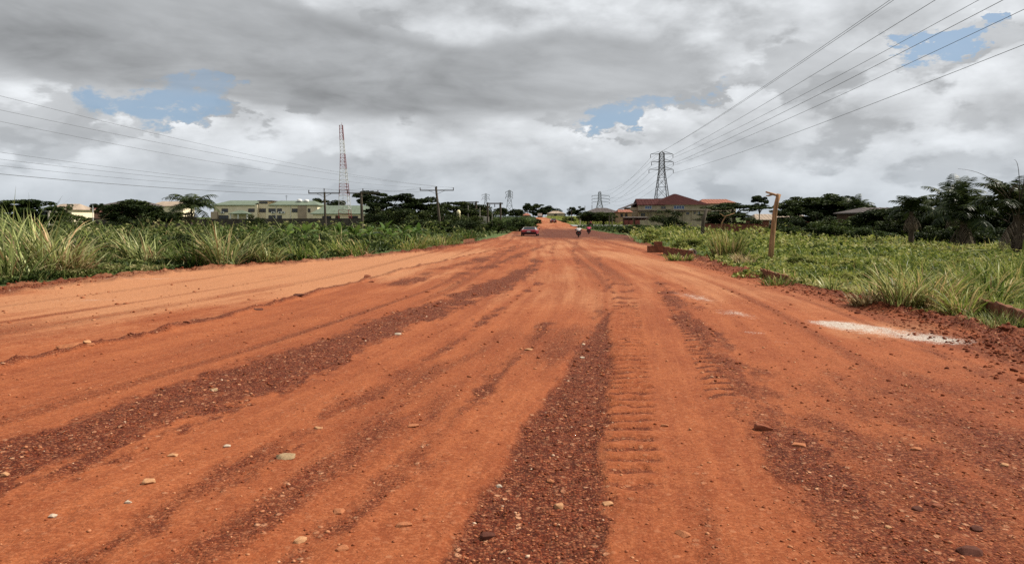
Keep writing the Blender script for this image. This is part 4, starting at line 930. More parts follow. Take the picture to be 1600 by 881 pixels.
for i, (lab, px, py, h, rad, n, mt, ld, kw) in enumerate([
 ('tall arching grass cut by the left edge of the picture', 8, 438, 2.9, .9, 230, BLADE_PALE, LW, dict(green=.55)),
 ('tallest pale grass tussock near the left edge, leaning left', 62, 430, 2.9, .8, 240, BLADE_PALE, LW+.2, dict(green=.6, dry=.25)),
 ('tall grass behind the tallest tussock at the left edge', 30, 415, 3.0, 1.1, 220, BLADE_PALE, LW, dict(green=.45)),
 ('brownish half-dry grass right of the tallest left tussock', 96, 428, 1.9, .7, 170, BLADE_PALE, None, dict(dry=1.3, green=.7)),
 ('two upright pale grass stalks in a small clump on the left verge', 112, 412, 2.0, .25, 30, BLADE_PALE, None, dict(spread=.1, bend=(.05, .4), wid=.05)),
 ('short pale grass spilling on the soil left of the middle verge tussock', 148, 420, 1.2, .6, 150, BLADE_PALE, LW+.3, dict(dry=.4, green=.65)),
 ('broad pale tussock fanning out in the middle of the left verge', 222, 416, 1.9, .7, 190, BLADE_PALE, LW-.3, dict(green=.62, dry=.2)),
 ('thin grass right of the broad fanning tussock', 258, 413, 1.1, .4, 90, BLADE_PALE, 0.3, dict(green=.6)),
 ('grass behind the broad fanning tussock', 185, 404, 2.0, .9, 150, BLADE_PALE, LW, dict(green=.45)),
 ('silvery tussock right of the dark verge bush', 345, 416, 2.1, .7, 190, BLADE_PALE, LW-.2, dict(green=.65)),
 ('upright silvery tussock next to it, farther right on the left verge', 385, 412, 2.0, .6, 170, BLADE_PALE, .6, dict(green=.6)),
 ('low grass closing the row of silvery tussocks on the left verge', 418, 412, 1.1, .6, 150, BLADE_PALE, None, dict(green=.55)),
 ('green grass mat below the banana plants at the verge', 470, 404, 1.2, 1.2, 230, BLADE_GREEN, LW, dict(green=.4)),
 ('green grass mat below the second utility pole at the verge', 545, 399, 1.2, 1.3, 230, BLADE_GREEN, LW, dict(green=.45)),
 ('bright green grass heap left of the leaning pole', 640, 390, 1.3, 1.3, 240, BLADE_GREEN, None, dict(green=.5, wid=.04)),
 ('bright green grass heap in front of the leaning pole', 690, 384, 1.3, 1.4, 240, BLADE_GREEN, None, dict(green=.55, wid=.04)),
 ('brownish green grass by the small concrete block', 728, 376, 1.5, 1.3, 200, BLADE_GREEN, None, dict(green=.35, wid=.05, dry=.3)),
 ('yellow-green tall clump left of the bleached pole', 1136, 404, 1.75, .75, 220, BLADE_GREEN, None, dict(green=.75, dry=.4, wid=.05, spread=.35, bend=(.3, 1.2))),
 ('bleached dry tuft in front of the yellow-green clump', 1163, 415, .75, .4, 90, BLADE_DRY, LW, dict(green=.9, dry=.6)),
 ('grass flopping over the middle mud-stained slab', 1255, 440, .55, .8, 150, BLADE_GREEN, None, dict(green=.5)),
 ('pale tuft at the verge right of the middle slab', 1300, 455, .55, .3, 70, BLADE_PALE, None, dict(green=.6)),
 ('spiky pale tussock at the verge left of the tall bent stalks', 1408, 482, 1.25, .42, 190, BLADE_PALE, None, dict(green=.55, dry=.35, wid=.030)),
 ('yellowish tussock at the foot of the tall bent stalks', 1450, 480, 1.35, .5, 200, BLADE_GREEN, None, dict(green=.85, dry=.7, wid=.028)),
 ('bright green tuft left of the large mud-stained slab', 1507, 494, .95, .28, 120, BLADE_GREEN, None, dict(green=.6, dry=.4, wid=.032)),
 ('grey-green fine grass in front of the large mud-stained slab', 1556, 512, .42, .5, 260, BLADE_PALE, None, dict(green=.3, dry=.3, wid=.010)),
 ('dense bright green grass behind the large slab at the right edge', 1590, 452, 1.25, .9, 260, BLADE_GREEN, None, dict(green=.5, wid=.028)),
 ('bright grass left of the right-edge stand, behind the stalks', 1530, 448, 1.1, .8, 220, BLADE_GREEN, None, dict(green=.45, wid=.026)),
 ('arching green blades between the bent stalks and the large slab', 1482, 476, 1.3, .45, 130, BLADE_GREEN, None, dict(green=.6, wid=.042, bend=(.8, 1.9))),
 ('arching green blades above the large slab near the right edge', 1548, 474, 1.2, .5, 130, BLADE_GREEN, None, dict(green=.65, wid=.042, bend=(.8, 1.9))),
 ('tall straggly grass left of the spiky tussock', 1375, 466, .9, .5, 120, BLADE_GREEN, None, dict(green=.6, wid=.036)),
 ('half-dry grass in front of the brown tuft at the far left', 128, 425, 1.4, .6, 140, BLADE_PALE, LW, dict(green=.5, dry=.6)),
 ('dark green grass filling the gap left of the silvery tussocks', 300, 416, 1.5, .7, 190, BLADE_GREEN, LW, dict(green=.35, wid=.045)),
 ('green grass behind the half-dry patch at the far left', 150, 408, 2.0, .9, 170, BLADE_GREEN, LW, dict(green=.4, wid=.05)),
 ('low grass at the foot of the long culvert wall', 1062, 407, .5, .7, 130, BLADE_GREEN, None, dict(green=.5, dry=.4)),
 ('low grass half covering the small middle slab', 1215, 446, .42, .5, 120, BLADE_GREEN, None, dict(green=.55, dry=.3, wid=.03)),
 ('low dry litter tuft at the verge below the spiky tussock', 1360, 478, .4, .5, 110, BLADE_DRY, None, dict(green=.5, dry=.2)),
]): tussock(lab, px, py, h, rad, n, mt, ld, seed=100+i, **kw)
# long bent stalks
o = thing('bent_grass_stalks', 'long bent green stalks arching right over the field near the right edge', 'grass', (gx(1450, 17.0), 17.0, 0))
for (p0, p1, p2) in (((1425, 470), (1470, 432), (1545, 390)), ((1408, 470), (1455, 425), (1510, 392)), ((1450, 470), (1500, 418), (1580, 395)), ((1500, 396), (1525, 388), (1545, 392))):
    a, m_, c = (at(q[0], q[1], 17.0) for q in (p0, p1, p2))
    pts = [a*(1-t)**2+m_*2*t*(1-t)+c*t*t for t in np.linspace(0, 1, 10)]
    MB().tube(pts, list(np.linspace(.016, .006, 10)), 5).build('stalk', mat('grass_stalk', (.20, .22, .06), .6, var=.3, scale=6), o)
# creeping broad leaves along the right verge
def creeper(label, px, py, n, rad, seed):
    r = np.random.default_rng(seed); d = F*EYE/(py-HY); x0 = gx(px, d)
    a = r.uniform(0, 2*np.pi, n); rr = np.sqrt(r.uniform(0, 1, n))*rad
    x, y = x0+rr*np.cos(a)*1.5, d+rr*np.sin(a)
    z = np.maximum(ground_z(x, y), road_z(x, y, detail=False))+.03+.36*np.clip(1-(rr/rad)**2, 0, 1)*r.uniform(.3, 1, n)
    V, Fq, t = leaves(np.stack([x-x0, y-d, z], -1), r.uniform(.10, .22, n), 1.6, np.clip(r.normal(.42, .22, n), 0, 1), .75, r=r)
    o_ = link('creeping_plant', np_mesh('leaves', V, Fq, LEAF_HEDGE, dict(tint=t))); o_.location = (x0, d, 0)
    tag(o_, label, 'plant', 'creepers along the right verge')
for i, (px, py, n, rd, lab) in enumerate([(1195, 433, 260, .8, 'broad-leaved creeper around the left end of the middle slab'), (1262, 428, 340, .9, 'broad-leaved creeper mound right of the middle slab'), (1300, 440, 320, .8, 'broad-leaved creeper spreading to the verge right of the mound'),
                                          (1350, 452, 300, .7, 'low creeper at the verge left of the spiky tussock'), (1280, 415, 300, 1.0, 'dark leafy creeper mound behind the middle slab')]):
    creeper(lab, px, py, n, rd, 300+i)
# ------------------------------------------------------------------ power lines
def insulator(c, h, r=.09):
    mb = MB(); n = 4
    prof = [(r*.3, 0)]
    for i in range(n): prof += [(r, h*(i+.2)/n), (r*.45, h*(i+.85)/n)]
    return mb.lathe(prof+[(r*.3, h)], c, 8)
def wood_pole(label, px, d, top_py, base_px, arm=None, arm_py=None, r=.17, name='utility_pole', group='timber utility poles'):
    top = at(px, top_py, d); base = Vector((gx(base_px, d), d, Hf(d)-.3))
    o = thing(name, label, 'utility pole', base, group)
    MB().tube([base, base.lerp(top, .5), top], [r*1.15, r, r*.8], 10).build('pole', POLEWOOD, o)
    tips = []
    if arm:
        a, b_ = at(arm[0], arm_py, d-.25), at(arm[1], arm_py, d-.25)
        MB().bar(a, b_, .14, .16).build('crossarm', POLEWOOD, o)
        c = a.lerp(b_, .5); lw = at((arm[0]+arm[1])/2, arm_py+6, d-.15)
        for q in (.24, .76): MB().bar(a.lerp(b_, q), lw, .05).build('brace', STEEL, o)
        for q in (.01, .5, .99):
            p = a.lerp(b_, q)+Vector((0, 0, .07 if q != .5 else .30)); insulator(p, .42, .10).build('insulator', PORCELAIN, o); tips.append(p+Vector((0, 0, .40)))
    return o, tips
p1, tip1 = wood_pole('utility pole with crossarm left of the red and white mast', 507, 110, 300, 509, (482, 531), 302)
p2, tip2 = wood_pole('utility pole with crossarm right of the red and white mast', 564, 112, 300, 567, (543, 591), 302, r=.22)
p3, tip3 = wood_pole('tall leaning utility pole with long crossarm and three insulators', 681, 128, 292, 689, (656, 709), 297.5, r=.22)
wood_pole('bare single pole left of the pole gantries', 709, 172, 316, 709, r=.17)
def gantry(label, xa, xb, top, d, bx0, bx1):
    o = thing('pole_gantry', label, 'pole gantry', (gx((xa+xb)/2, d), d, Hf(d)), 'gantries of paired poles')
    for x in (xa, xb): MB().tube([(gx(x, d), d, Hf(d)-.3), tuple(at(x, top-1.5, d))], [.22, .18], 8).build('pole', POLEWOOD, o)
    MB().bar(at(bx0, top, d-.25), at(bx1, top, d-.25), .22, .24).build('beam', POLEWOOD, o)
    for q in (.2, .5, .8):
        p = at(bx0, top, d-.25).lerp(at(bx1, top, d-.25), q); insulator(p-Vector((0, 0, .75)), .6, .12).build('insulator', PORCELAIN, o)
gantry('left-hand gantry of two poles joined by a beam', 726, 744, 316, 165, 721, 748)
gantry('right-hand gantry of two poles joined by a beam', 762, 782, 318, 150, 760, 786)
for px, tp, lab in ((731.5, 321, 'pale concrete post below the left pole gantry'), (750, 324, 'pale concrete post between the two pole gantries'), (769, 334, 'short pale post below the right pole gantry')):
    d = 155; tag(MB().hexa([(gx(px, d)-.12, d-.12, Hf(d)-.2), (gx(px, d)+.12, d-.12, Hf(d)-.2), (gx(px, d)+.12, d+.12, Hf(d)-.2), (gx(px, d)-.12, d+.12, Hf(d)-.2)]+[(gx(px, d)+sx*.085, d+sy*.085, zt(tp, d)) for sx, sy in ((-1, -1), (1, -1), (1, 1), (-1, 1))]).build('concrete_post', CONC), lab, 'post', 'concrete posts near the gantries')
def wire(label, a, b_, sag, r=.018, name='power_line', group='overhead wires', n=26, m_=None):
    a, b_ = Vector(a), Vector(b_); pts = []
    for i in range(n+1):
        t = i/n; p = a.lerp(b_, t); p.z -= sag*4*t*(1-t); pts.append(p)
    tag(MB().tube(pts, r, 5).build(name, m_ or WIRE), label, 'wire', group)
def thru(a, px, py, d_end, d_pass, sag):
    """End point at depth d_end so that the wire from a crosses picture point (px, py) at depth d_pass."""
    q = at(px, py, d_pass); t = (a.y-d_pass)/(a.y-d_end); q.z += sag*4*t*(1-t)
    return a+(q-a)*(1/t)
for tp, py, lab in zip((tip3[0], tip3[1], tip3[2]), (190, 150, 172), ('lowest of the three high wires running from the leaning pole to the left edge', 'highest wire running from the leaning pole to the left edge', 'middle of the three high wires from the leaning pole to the left edge')):
    wire(lab, tp, thru(tp, 0, py, 34, 52, 1.3), 1.3, .010)
low = at(507, 304.5, 109.7)
for tp, py, rr, lab in ((tip1[1], 238, .012, 'highest of the four low wires from the first pole to the left edge'), (tip1[2], 249, .012, 'second of the four low wires from the first pole to the left edge'), (tip1[0], 259, .012, 'third of the four low wires from the first pole to the left edge'), (low, 272, .022, 'thick lowest cable from the first pole to the left edge')):
    wire(lab, tp, thru(tp, 0, py, 48, 64, .7), .7, rr)
for i in range(3): wire('%s wire linking the first and second utility poles' % ('left', 'middle', 'right')[i], tip1[i], tip2[i], .25, .012)
for i in range(3): wire('%s wire from the second pole towards the leaning pole' % ('left', 'middle', 'right')[i], tip2[i], tip3[i], .5, .012)

def pylon(label, px, d, top_py, base_z, half_top, half_base, waist_py, arms, name='pylon', m_=None, th=1.0, group='steel lattice pylons', panels=5):
    """Lattice tower: four legs, X bracing panel by panel, three pairs of arms with hanging insulators."""
    m_ = m_ or STEEL; x = gx(px, d); o = thing(name, label, 'pylon', (x, d, base_z), group)
    zt_, zw = zt(top_py, d), zt(waist_py, d)
    def hw(z): return half_base+(half_top-half_base)*(z-base_z)/(zw-base_z) if z < zw else half_top+(half_top*.75-half_top)*(z-zw)/(zt_-zw)
    C = ((-1, -1), (1, -1), (1, 1), (-1, 1)); P_ = lambda c, z: Vector((x+c[0]*hw(z), d+c[1]*hw(z), z))
    ztop = zt_-(zt_-zw)*.10
    for c in C: MB().bar(P_(c, base_z), P_(c, zw), .19*th).bar(P_(c, zw), P_(c, ztop), .15*th).build('leg', m_, o)
    lv = list(base_z+(zw-base_z)*(1-(1-np.linspace(0, 1, panels+1))**1.35))+list(np.linspace(zw, ztop, 6))[1:]
    br = MB()
    for z0, z1 in zip(lv[:-1], lv[1:]):
        for i in range(4):
            a, b_ = C[i], C[(i+1) % 4]
            br.bar(P_(a, z0), P_(b_, z1), .10*th); br.bar(P_(b_, z0), P_(a, z1), .10*th); br.bar(P_(a, z1), P_(b_, z1), .09*th)
    for i in range(4): br.bar(P_(C[i], ztop), Vector((x, d, zt_)), .14*th)
    br.build('bracing', m_, o)
    tips = []
    for (apy, lx, rx_) in arms:
        z = zt(apy, d)
        for s, xx in ((-1, gx(lx, d)), (1, gx(rx_, d))):
            tip = Vector((xx, d, z)); mb = MB()
            for c in (-1, 1):
                mb.bar(Vector((x+s*hw(z), d+c*hw(z), z)), tip, .11*th); mb.bar(Vector((x+s*hw(z), d+c*hw(z), z+.9)), tip, .08*th)
            mb.build('crossarm', m_, o)
            insulator(tip-Vector((0, 0, 1.25)), 1.2, .14*th).build('insulator', PORCELAIN, o); tips.append(tip-Vector((0, 0, 1.25)))
    return o, tips, Vector((x, d, zt_))
DP = 250
py_o, ptips, ptop = pylon('large steel pylon in front of the maroon roofed building', 1034, DP, 236.5, Hf(DP)-1, .95, 3.2, 268, [(241, 1016.5, 1051.5), (253, 1018, 1052), (265, 1014, 1052)])
far_o, ftips, ftop = pylon('smaller far pylon left of the maroon roofed building', 937, 560, 299, 3, 1.2, 4.3, 314, [(306, 925, 952), (311, 925, 952), (316, 925, 952)], th=1.5, m_=STEEL_FAR, panels=4)
pylon('far pylon with thin single top, left of the right gantry', 759, 700, 302, 3.5, .9, 3.2, 313, [(304.5, 753, 765), (308, 754, 764), (311, 753, 765)], th=1.4, m_=STEEL_FAR, panels=4)
pylon('far pylon standing right of the pole gantries', 796, 520, 297, 3.5, 1.0, 3.2, 308, [(300, 790, 801), (304, 791, 801), (308, 790, 801)], th=1.5, m_=STEEL_FAR, panels=4)
# conductors from the large pylon over the right of the road towards and past the camera
for src, (px, py), dp, lab in ((ptop, (1397, 0), 80, 'uppermost earth wire from the pylon peak to the top of the picture'), (ptips[0], (1391, 0), 78, 'wire from the top left arm of the large pylon, beside the earth wire'),
                               (ptips[2], (1462, 0), 66, 'wire from the middle left arm of the large pylon to the top of the picture'), (ptips[1], (1530, 0), 70, 'wire from the top right arm of the large pylon to the top of the picture'),
                               (ptips[4], (1568, 0), 58, 'wire from the lower left arm of the large pylon to the top right'), (ptips[3], (1600, 15), 63, 'wire from the middle right arm, reaching the right edge high up'), (ptips[5], (1600, 70), 64, 'lowest wire on the right, from the lower right arm to the right edge')):
    wire(lab, src, thru(src, px, py, 30, dp, 1.2), 1.2, .026, n=40)
for i in range(6): wire('wire between the two right-hand pylons, %s arm, %s side' % (('upper', 'middle', 'lower')[i//2], ('left', 'right')[i % 2]), ptips[i], ftips[i], 5.0, .032)
wire('earth wire between the peaks of the two right-hand pylons', ptop, ftop, 4.0, .03)

# red and white lattice mast
DM = 185; mast = thing('radio_mast', 'tall red and white lattice mast before the green roofed wing', 'mast', (gx(540, DM), DM, Hf(DM)))
secs = [(345, 328), (328, 306), (306, 287), (287, 264), (264, 241), (241, 219), (219, 196)]
def mast_c(py):   # centre and half width (px) by row; the mast leans a touch and tapers
    cx_ = np.interp(py, [196, 241, 287, 345], [533.2, 536, 538, 540.5]); hw_ = np.interp(py, [196, 241, 264, 287, 345], [2.6, 3.8, 5.2, 7.0, 10.5]); return cx_, hw_
for k, (b0, t0) in enumerate(secs):
    mb = MB(); n = 3 if k < 2 else 4
    zz = [zt(p, DM) if p < 344 else Hf(DM)-.2 for p in np.linspace(b0, t0, n+1)]; ps = np.linspace(b0, t0, n+1)
    def cn(i, c):
        cx_, hw_ = mast_c(ps[i]); w = hw_*DM/F; return Vector((gx(cx_, DM)+c[0]*w, DM+c[1]*w*.8, zz[i]))
    Ct = ((-1, -.6), (1, -.6), (.3, 1.0))
    for i in range(n):
        for j in range(3):
            a, b_ = Ct[j], Ct[(j+1) % 3]
            mb.bar(cn(i, a), cn(i+1, a), .12); mb.bar(cn(i, a), cn(i+1, b_), .045); mb.bar(cn(i+1, a), cn(i+1, b_), .06)
    mb.build('red_section' if k in (0, 2, 4, 6) else 'white_section', MAST_RED if k in (0, 2, 4, 6) else MAST_WHITE, mast)
MB().tube([at(534, 196, DM), at(534, 192, DM)], .04, 5).build('antenna', MAST_RED, mast)
MB().tube([at(536, 330, DM-.5), at(536, 300, DM-.5)], .03, 5).build('cable', BLACKP, mast)

# bleached bent pole on the right verge
DB = 36.5; b0 = at(1203, 412, DB); b0.z = -.2
bp = thing('bleached_pole', 'bleached timber post leaning right with a broken branch stub at its top', 'pole', (b0.x, DB, 0))
pts = [b0, at(1206.5, 375, DB), at(1210.5, 335, DB), at(1213, 318, DB), at(1217, 303.5, DB)]
MB().tube(pts, [.145, .128, .112, .105, .11], 12).build('trunk', PALEWOOD, bp, True)
MB().tube([at(1215.5, 306, DB), at(1207, 303.2, DB), at(1196.5, 300, DB)], [.06, .055, .04], 8).build('branch_stub', PALEWOOD, bp, True)
MB().tube([at(1207, 304, DB), at(1201, 305.8, DB), at(1197, 306, DB)], [.045, .04, .02], 6).build('splinter', PALEWOOD, bp, True)
DS = 70; b0 = at(1096, 366, DS); b0.z = -.1
o = thing('leaning_stump', 'dark leaning stump of a broken pole before the red boundary wall', 'pole', (b0.x, DS, 0))
MB().tube([b0, at(1099, 345, DS), at(1104, 326, DS)], [.19, .17, .14], 9).build('trunk', POLEWOOD, o, True)
MB().tube([at(1100, 343, DS), at(1091, 345, DS), at(1083, 343.5, DS)], [.05, .04, .025], 6).build('branch', POLEWOOD, o, True)
o = thing('slanting_trunk', 'thin pale trunk slanting up in front of the boundary wall', 'tree', (gx(1124, 100), 100, 0))
MB().tube([(gx(1124, 100), 100, 0), at(1128, 348, 100), at(1134, 338, 100), at(1148, 333, 100)], [.11, .09, .07, .03], 7).build('trunk', PALEWOOD, o, True)
MB().tube([at(1133, 339, 100), at(1124, 333, 100)], [.05, .02], 6).build('branch', PALEWOOD, o, True)

# ------------------------------------------------------------------ walls and slabs
def coursed_wall(name, label, a, b_, d0, d1, top0, top1, thick, m_, coping=None, piers=0, group='boundary walls'):
    A, B = Vector((a, d0, Hf(d0)-.3)), Vector((b_, d1, Hf(d1)-.3)); o = thing(name, label, 'wall', (a, d0, 0), group)
    n = Vector((B-A)[:2]).normalized(); nv = Vector((-n.y, n.x, 0))*thick/2
    MB().hexa([A-nv, B-nv, B+nv, A+nv]+[Vector((p.x, p.y, z)) for p, z in ((A-nv, top0), (B-nv, top1), (B+nv, top1), (A+nv, top0))]).build('panel', m_, o)
    if coping: MB().hexa([Vector((p.x, p.y, z)) for p, z in ((A-nv*1.5, top0+.002), (B-nv*1.5, top1+.002), (B+nv*1.5, top1+.002), (A+nv*1.5, top0+.002), (A-nv*1.5, top0+.09), (B-nv*1.5, top1+.09), (B+nv*1.5, top1+.09), (A+nv*1.5, top0+.09))]).build('coping', coping, o)
    for k in range(piers):
        t = (k+.5)/piers; p = A.lerp(B, t); zt2 = top0+(top1-top0)*t+.14; w = .2
        MB().box(p.x-w, p.x+w, p.y-w, p.y+w, p.z, zt2).build('pier', m_ if not coping else coping, o)
coursed_wall('boundary_wall', 'dark stained boundary wall in front of the cream building', gx(250, 165), gx(606, 165), 165, 165, zt(343.2, 165), zt(341.5, 165), .2, DARKWALL, DARKWALL, 11)
coursed_wall('boundary_wall', 'low dark wall by the coconut palm, nearer than the long one', gx(238, 95), gx(300, 95), 95, 95, zt(349, 95), zt(348.5, 95), .25, DARKWALL, BROWNWALL, 3)
coursed_wall('boundary_wall', 'low dark wall behind the white pole on the far left', gx(130, 125), gx(245, 125), 125, 125, zt(341.5, 125), zt(341.5, 125), .2, DARKWALL, None, 4)
coursed_wall('boundary_wall', 'red boundary wall with pale coping in front of the red house', gx(1098, 118), gx(1212, 118), 118, 118, zt(350.8, 118), zt(351.4, 118), .2, REDWALL, REDWALL, 5)
coursed_wall('boundary_wall', 'pale low wall behind the left pole gantry', gx(742, 178), gx(765, 178), 178, 172, zt(337, 178), zt(339, 172), .2, CONC, None, 0)
coursed_wall('boundary_wall', 'drab low wall at the foot of the maroon roofed building', gx(1000, 185), gx(1108, 185), 185, 185, zt(344, 185), zt(347, 185), .25, DRABWALL, None, 6)
def slab(label, pts_lo, top, thick_dir, name='culvert_wall', m_=None, parts=True):
    """Thick mud-stained concrete wall along two ground points with its own end faces and a worn top edge."""
    (x0, y0), (x1, y1) = pts_lo; o = thing(name, label, 'culvert wall', (x0, y0, 0), 'mud-stained culvert walls')
    a, b_ = Vector((x0, y0, 0)), Vector((x1, y1, 0)); n = Vector((thick_dir[0], thick_dir[1], 0)); segs = 26; mb = MB(); rws = []; ch = np.clip(rng.normal(0, .02, segs+1), -.06, .012)
    for i in range(segs+1):
        p = a.lerp(b_, i/segs); j = lambda: rng.uniform(-.005, .005); zt_ = top[0]+(top[1]-top[0])*i/segs+ch[i]
        rws.append([p+Vector((j(), j(), -.45)), p+Vector((j(), j(), zt_-.03+j())), p+n*.06+Vector((0, 0, zt_+j())), p+n*.94+Vector((0, 0, zt_+j())), p+n+Vector((j(), j(), zt_-.04)), p+n+Vector((0, 0, -.45))])
    b0 = len(mb.v)
    for r_ in rws: mb.v += [tuple(q) for q in r_]
    for i in range(segs):
        for k in range(5): mb.f.append((b0+i*6+k, b0+(i+1)*6+k, b0+(i+1)*6+k+1, b0+i*6+k+1))
    mb.f.append(tuple(b0+k for k in range(6))); mb.f.append(tuple(b0+segs*6+k for k in range(5, -1, -1)))
    mb.build('slab', m_ or MUDWALL, o); return o
fl = lambda px, py: (gx(px, F*EYE/(py-HY)), F*EYE/(py-HY))
o = slab('long mud-stained culvert wall by the right verge with a pipe stub', (fl(1036, 398), fl(1083, 404)), (.52, .40), (.10, .32))
x_, y_ = fl(1030, 395)
MB().box(x_-.65, x_+.30, y_+.2, y_+.75, -.4, .44).build('block', MUDWALL, o)
MB().box(x_-.22, x_+.26, y_+.25, y_+.70, .438, .72).build('pillar', MUDWALL, o)
x_, y_ = fl(1081, 401)
mb = MB(); ring = []
for r_, yy in ((.20, -.35), (.20, .15), (.14, .15), (.14, -.35)):
    ring.append([(x_+r_*math.cos(q), y_+yy, .26+r_*math.sin(q)) for q in np.linspace(0, 2*math.pi, 17)[:-1]])
for i in range(4):
    A_, B_ = ring[i], ring[(i+1) % 4]
    for j in range(16): mb.quad(A_[j], A_[(j+1) % 16], B_[(j+1) % 16], B_[j])
mb.build('pipe', CONC, o, True)
slab('small mud-stained slab below the bleached pole, half buried in creepers', (fl(1188, 434), fl(1233, 443)), (.34, .22), (.12, .30))
slab('large mud-stained culvert wall cut by the right edge of the picture', (fl(1526, 492), fl(1660, 530)), (.36, .30), (.30, .55))
slab('small red-stained block in the grass on the left verge, right of the leaning pole', (fl(724, 380), fl(741, 378)), (.35, .35), (0, .5), 'concrete_block')

# ------------------------------------------------------------------ buildings
def quad_on(o, name, m_, x0, x1, z0, z1, y, depth, parent=None):
    return MB().box(x0, x1, y-depth, y+.02, z0, z1).build(name, m_, parent or o)
def window(o, px0, px1, py0, py1, d, frame=GREYROOF, glass=GLASS, bars_=(1, 1), fw=.09, name='window'):
    """Frame proud of the wall by 6 cm, panes set back in it."""
    x0, x1, z1, z0 = gx(px0, d), gx(px1, d), zt(py0, d), zt(py1, d); w = thing(name, None, None, (x0, d, z0)); w.parent = o; w.location = Vector((x0, d, z0))-o.location
    class Q: pass
    loc = Vector((x0, d, z0))
    def put(mb, nm, m_): link(nm, mb.mesh(nm, m_, False, loc), w)
    f = MB().box(x0-fw, x1+fw, d-.07, d+.05, z1, z1+fw).box(x0-fw, x1+fw, d-.07, d+.05, z0-fw, z0).box(x0-fw, x0, d-.07, d+.05, z0+.001, z1-.001).box(x1, x1+fw, d-.07, d+.05, z0+.001, z1-.001)
    nx, nz = bars_
    for i in range(1, nx): xm = x0+(x1-x0)*i/nx; f.box(xm-.04, xm+.04, d-.06, d+.05, z0+.001, z1-.001)
    for i in range(1, nz): zm = z0+(z1-z0)*i/nz; f.box(x0+.001, x1-.001, d-.055, d+.05, zm-.035, zm+.035)
    put(f, 'frame', frame)
    for i in range(nx):
        a, b_ = x0+(x1-x0)*i/nx+.03, x0+(x1-x0)*(i+1)/nx-.03
        put(MB().box(a, b_, d-.03, d+.02, z0+.01, z1-.01), 'pane', glass)
    return w
def hip_roof(o, x0, x1, y0, y1, ze, zr, ins0, ins1, m_, eave=.45, name='roof', ribs=True):
    """Hip or gable roof with thickness: ins0/ins1 are how far the ridge ends stand in from the ends."""
    x0, x1, y0, y1 = x0-eave, x1+eave, y0-eave, y1+eave; ym = (y0+y1)/2
    A, B, C, D = Vector((x0, y0, ze)), Vector((x1, y0, ze)), Vector((x1, y1, ze)), Vector((x0, y1, ze)); R0, R1 = Vector((x0+ins0, ym, zr)), Vector((x1-ins1, ym, zr))
    t = Vector((0, 0, -.14)); mb = MB()
    mb.quad(A, B, R1, R0); mb.quad(C, D, R0, R1); mb.quad(B, C, R1); mb.quad(D, A, R0)
    for p, q in ((A, B), (B, C), (C, D), (D, A)): mb.quad(p+t, q+t, q, p)
    mb.quad(D+t, C+t, B+t, A+t)
    r_ = mb.build(name, m_, o)
    if ribs:
        n = int((x1-x0)/.9); rb = MB()
        for i in range(1, n):
            x = x0+(x1-x0)*i/n
            lim = 1.0 if x0+ins0 <= x <= x1-ins1 else ((x-x0)/ins0 if x < x0+ins0 else (x1-x)/ins1)
            p, q = Vector((x, y0, ze)), Vector((x, y0+(ym-y0)*lim, ze+(zr-ze)*lim)); up = Vector((0, 0, .02))
            rb.bar(p+up, q+up, .07, .05)
        off = Vector(o.location)
        link('seams', rb.mesh('seams', m_, False, off+Vector(r_.location)), r_)
    return r_
# cream two-storey building
D1 = 210; g = Hf(D1)-.3
cb = thing('cream_building', 'long cream two-storey building with green sheet roofs behind the dark wall', 'building', (gx(405, D1), D1, g))
MB().box(gx(334, D1), gx(402, D1), D1, D1+11, g, zt(320, D1)).box(gx(402, D1)+.003, gx(417, D1)-.003, D1+1.2, D1+10, g, zt(314.2, D1)).box(gx(417, D1), gx(497, D1), D1-.8, D1+11, g, zt(320, D1)).build('wall', CREAM, cb)
hip_roof(cb, gx(333, D1), gx(396, D1), D1, D1+11, zt(320.4, D1), zt(312.6, D1), 3.2, .3, GREENROOF)
hip_roof(cb, gx(424, D1), gx(497, D1), D1-.8, D1+11, zt(320.4, D1), zt(313, D1), 1.0, 3.0, GREENROOF)
MB().box(gx(403, D1), gx(416, D1), D1+1.0, D1+1.19, zt(318, D1), zt(315.5, D1)).build('vent_opening', GLASS, cb)
MB().box(gx(401, D1), gx(424, D1), D1+.6, D1+10, zt(314.1, D1), zt(313.2, D1)).build('parapet_roof', GREYROOF, cb)
MB().box(gx(467, D1), gx(480, D1), D1-1.05, D1-.81, g, zt(320.8, D1)).build('stair_panel', TANWALL, cb)
MB().box(gx(331, D1), gx(341, D1), D1-.8, D1-.02, g, zt(331, D1)).build('stair_panel', TANWALL, cb)
for x0, x1 in ((346.8, 355.8), (388.3, 397.5)): window(cb, x0, x1, 326.5, 331.2, D1, bars_=(2, 1))
for x0, x1 in ((408, 420),): pass
for x0, x1 in ((420, 431), (433.5, 440), (456.5, 464.5), (481.5, 484.5)): window(cb, x0, x1, 326.5, 331.5, D1-.8, bars_=(2, 1))
window(cb, 405.5, 415.5, 326.5, 331.5, D1+1.2, bars_=(3, 1))
window(cb, 342, 356.5, 337, 342, D1, bars_=(3, 1))
for x0, x1 in ((420, 431), (433.5, 440)): window(cb, x0, x1, 337, 342, D1-.8, bars_=(2, 1))
hip_roof(cb, gx(359, D1-3), gx(387, D1-3), D1-3.2, D1-.05, zt(333.6, D1-3), zt(328.6, D1-3), 2.2, 2.2, GREENROOF, .25, 'porch_roof')
for px in (360, 372, 386): MB().box(gx(px, D1-3)-.15, gx(px, D1-3)+.15, D1-3.1, D1-2.8, g, zt(334.6, D1-3)).build('porch_column', WHITEP, cb)
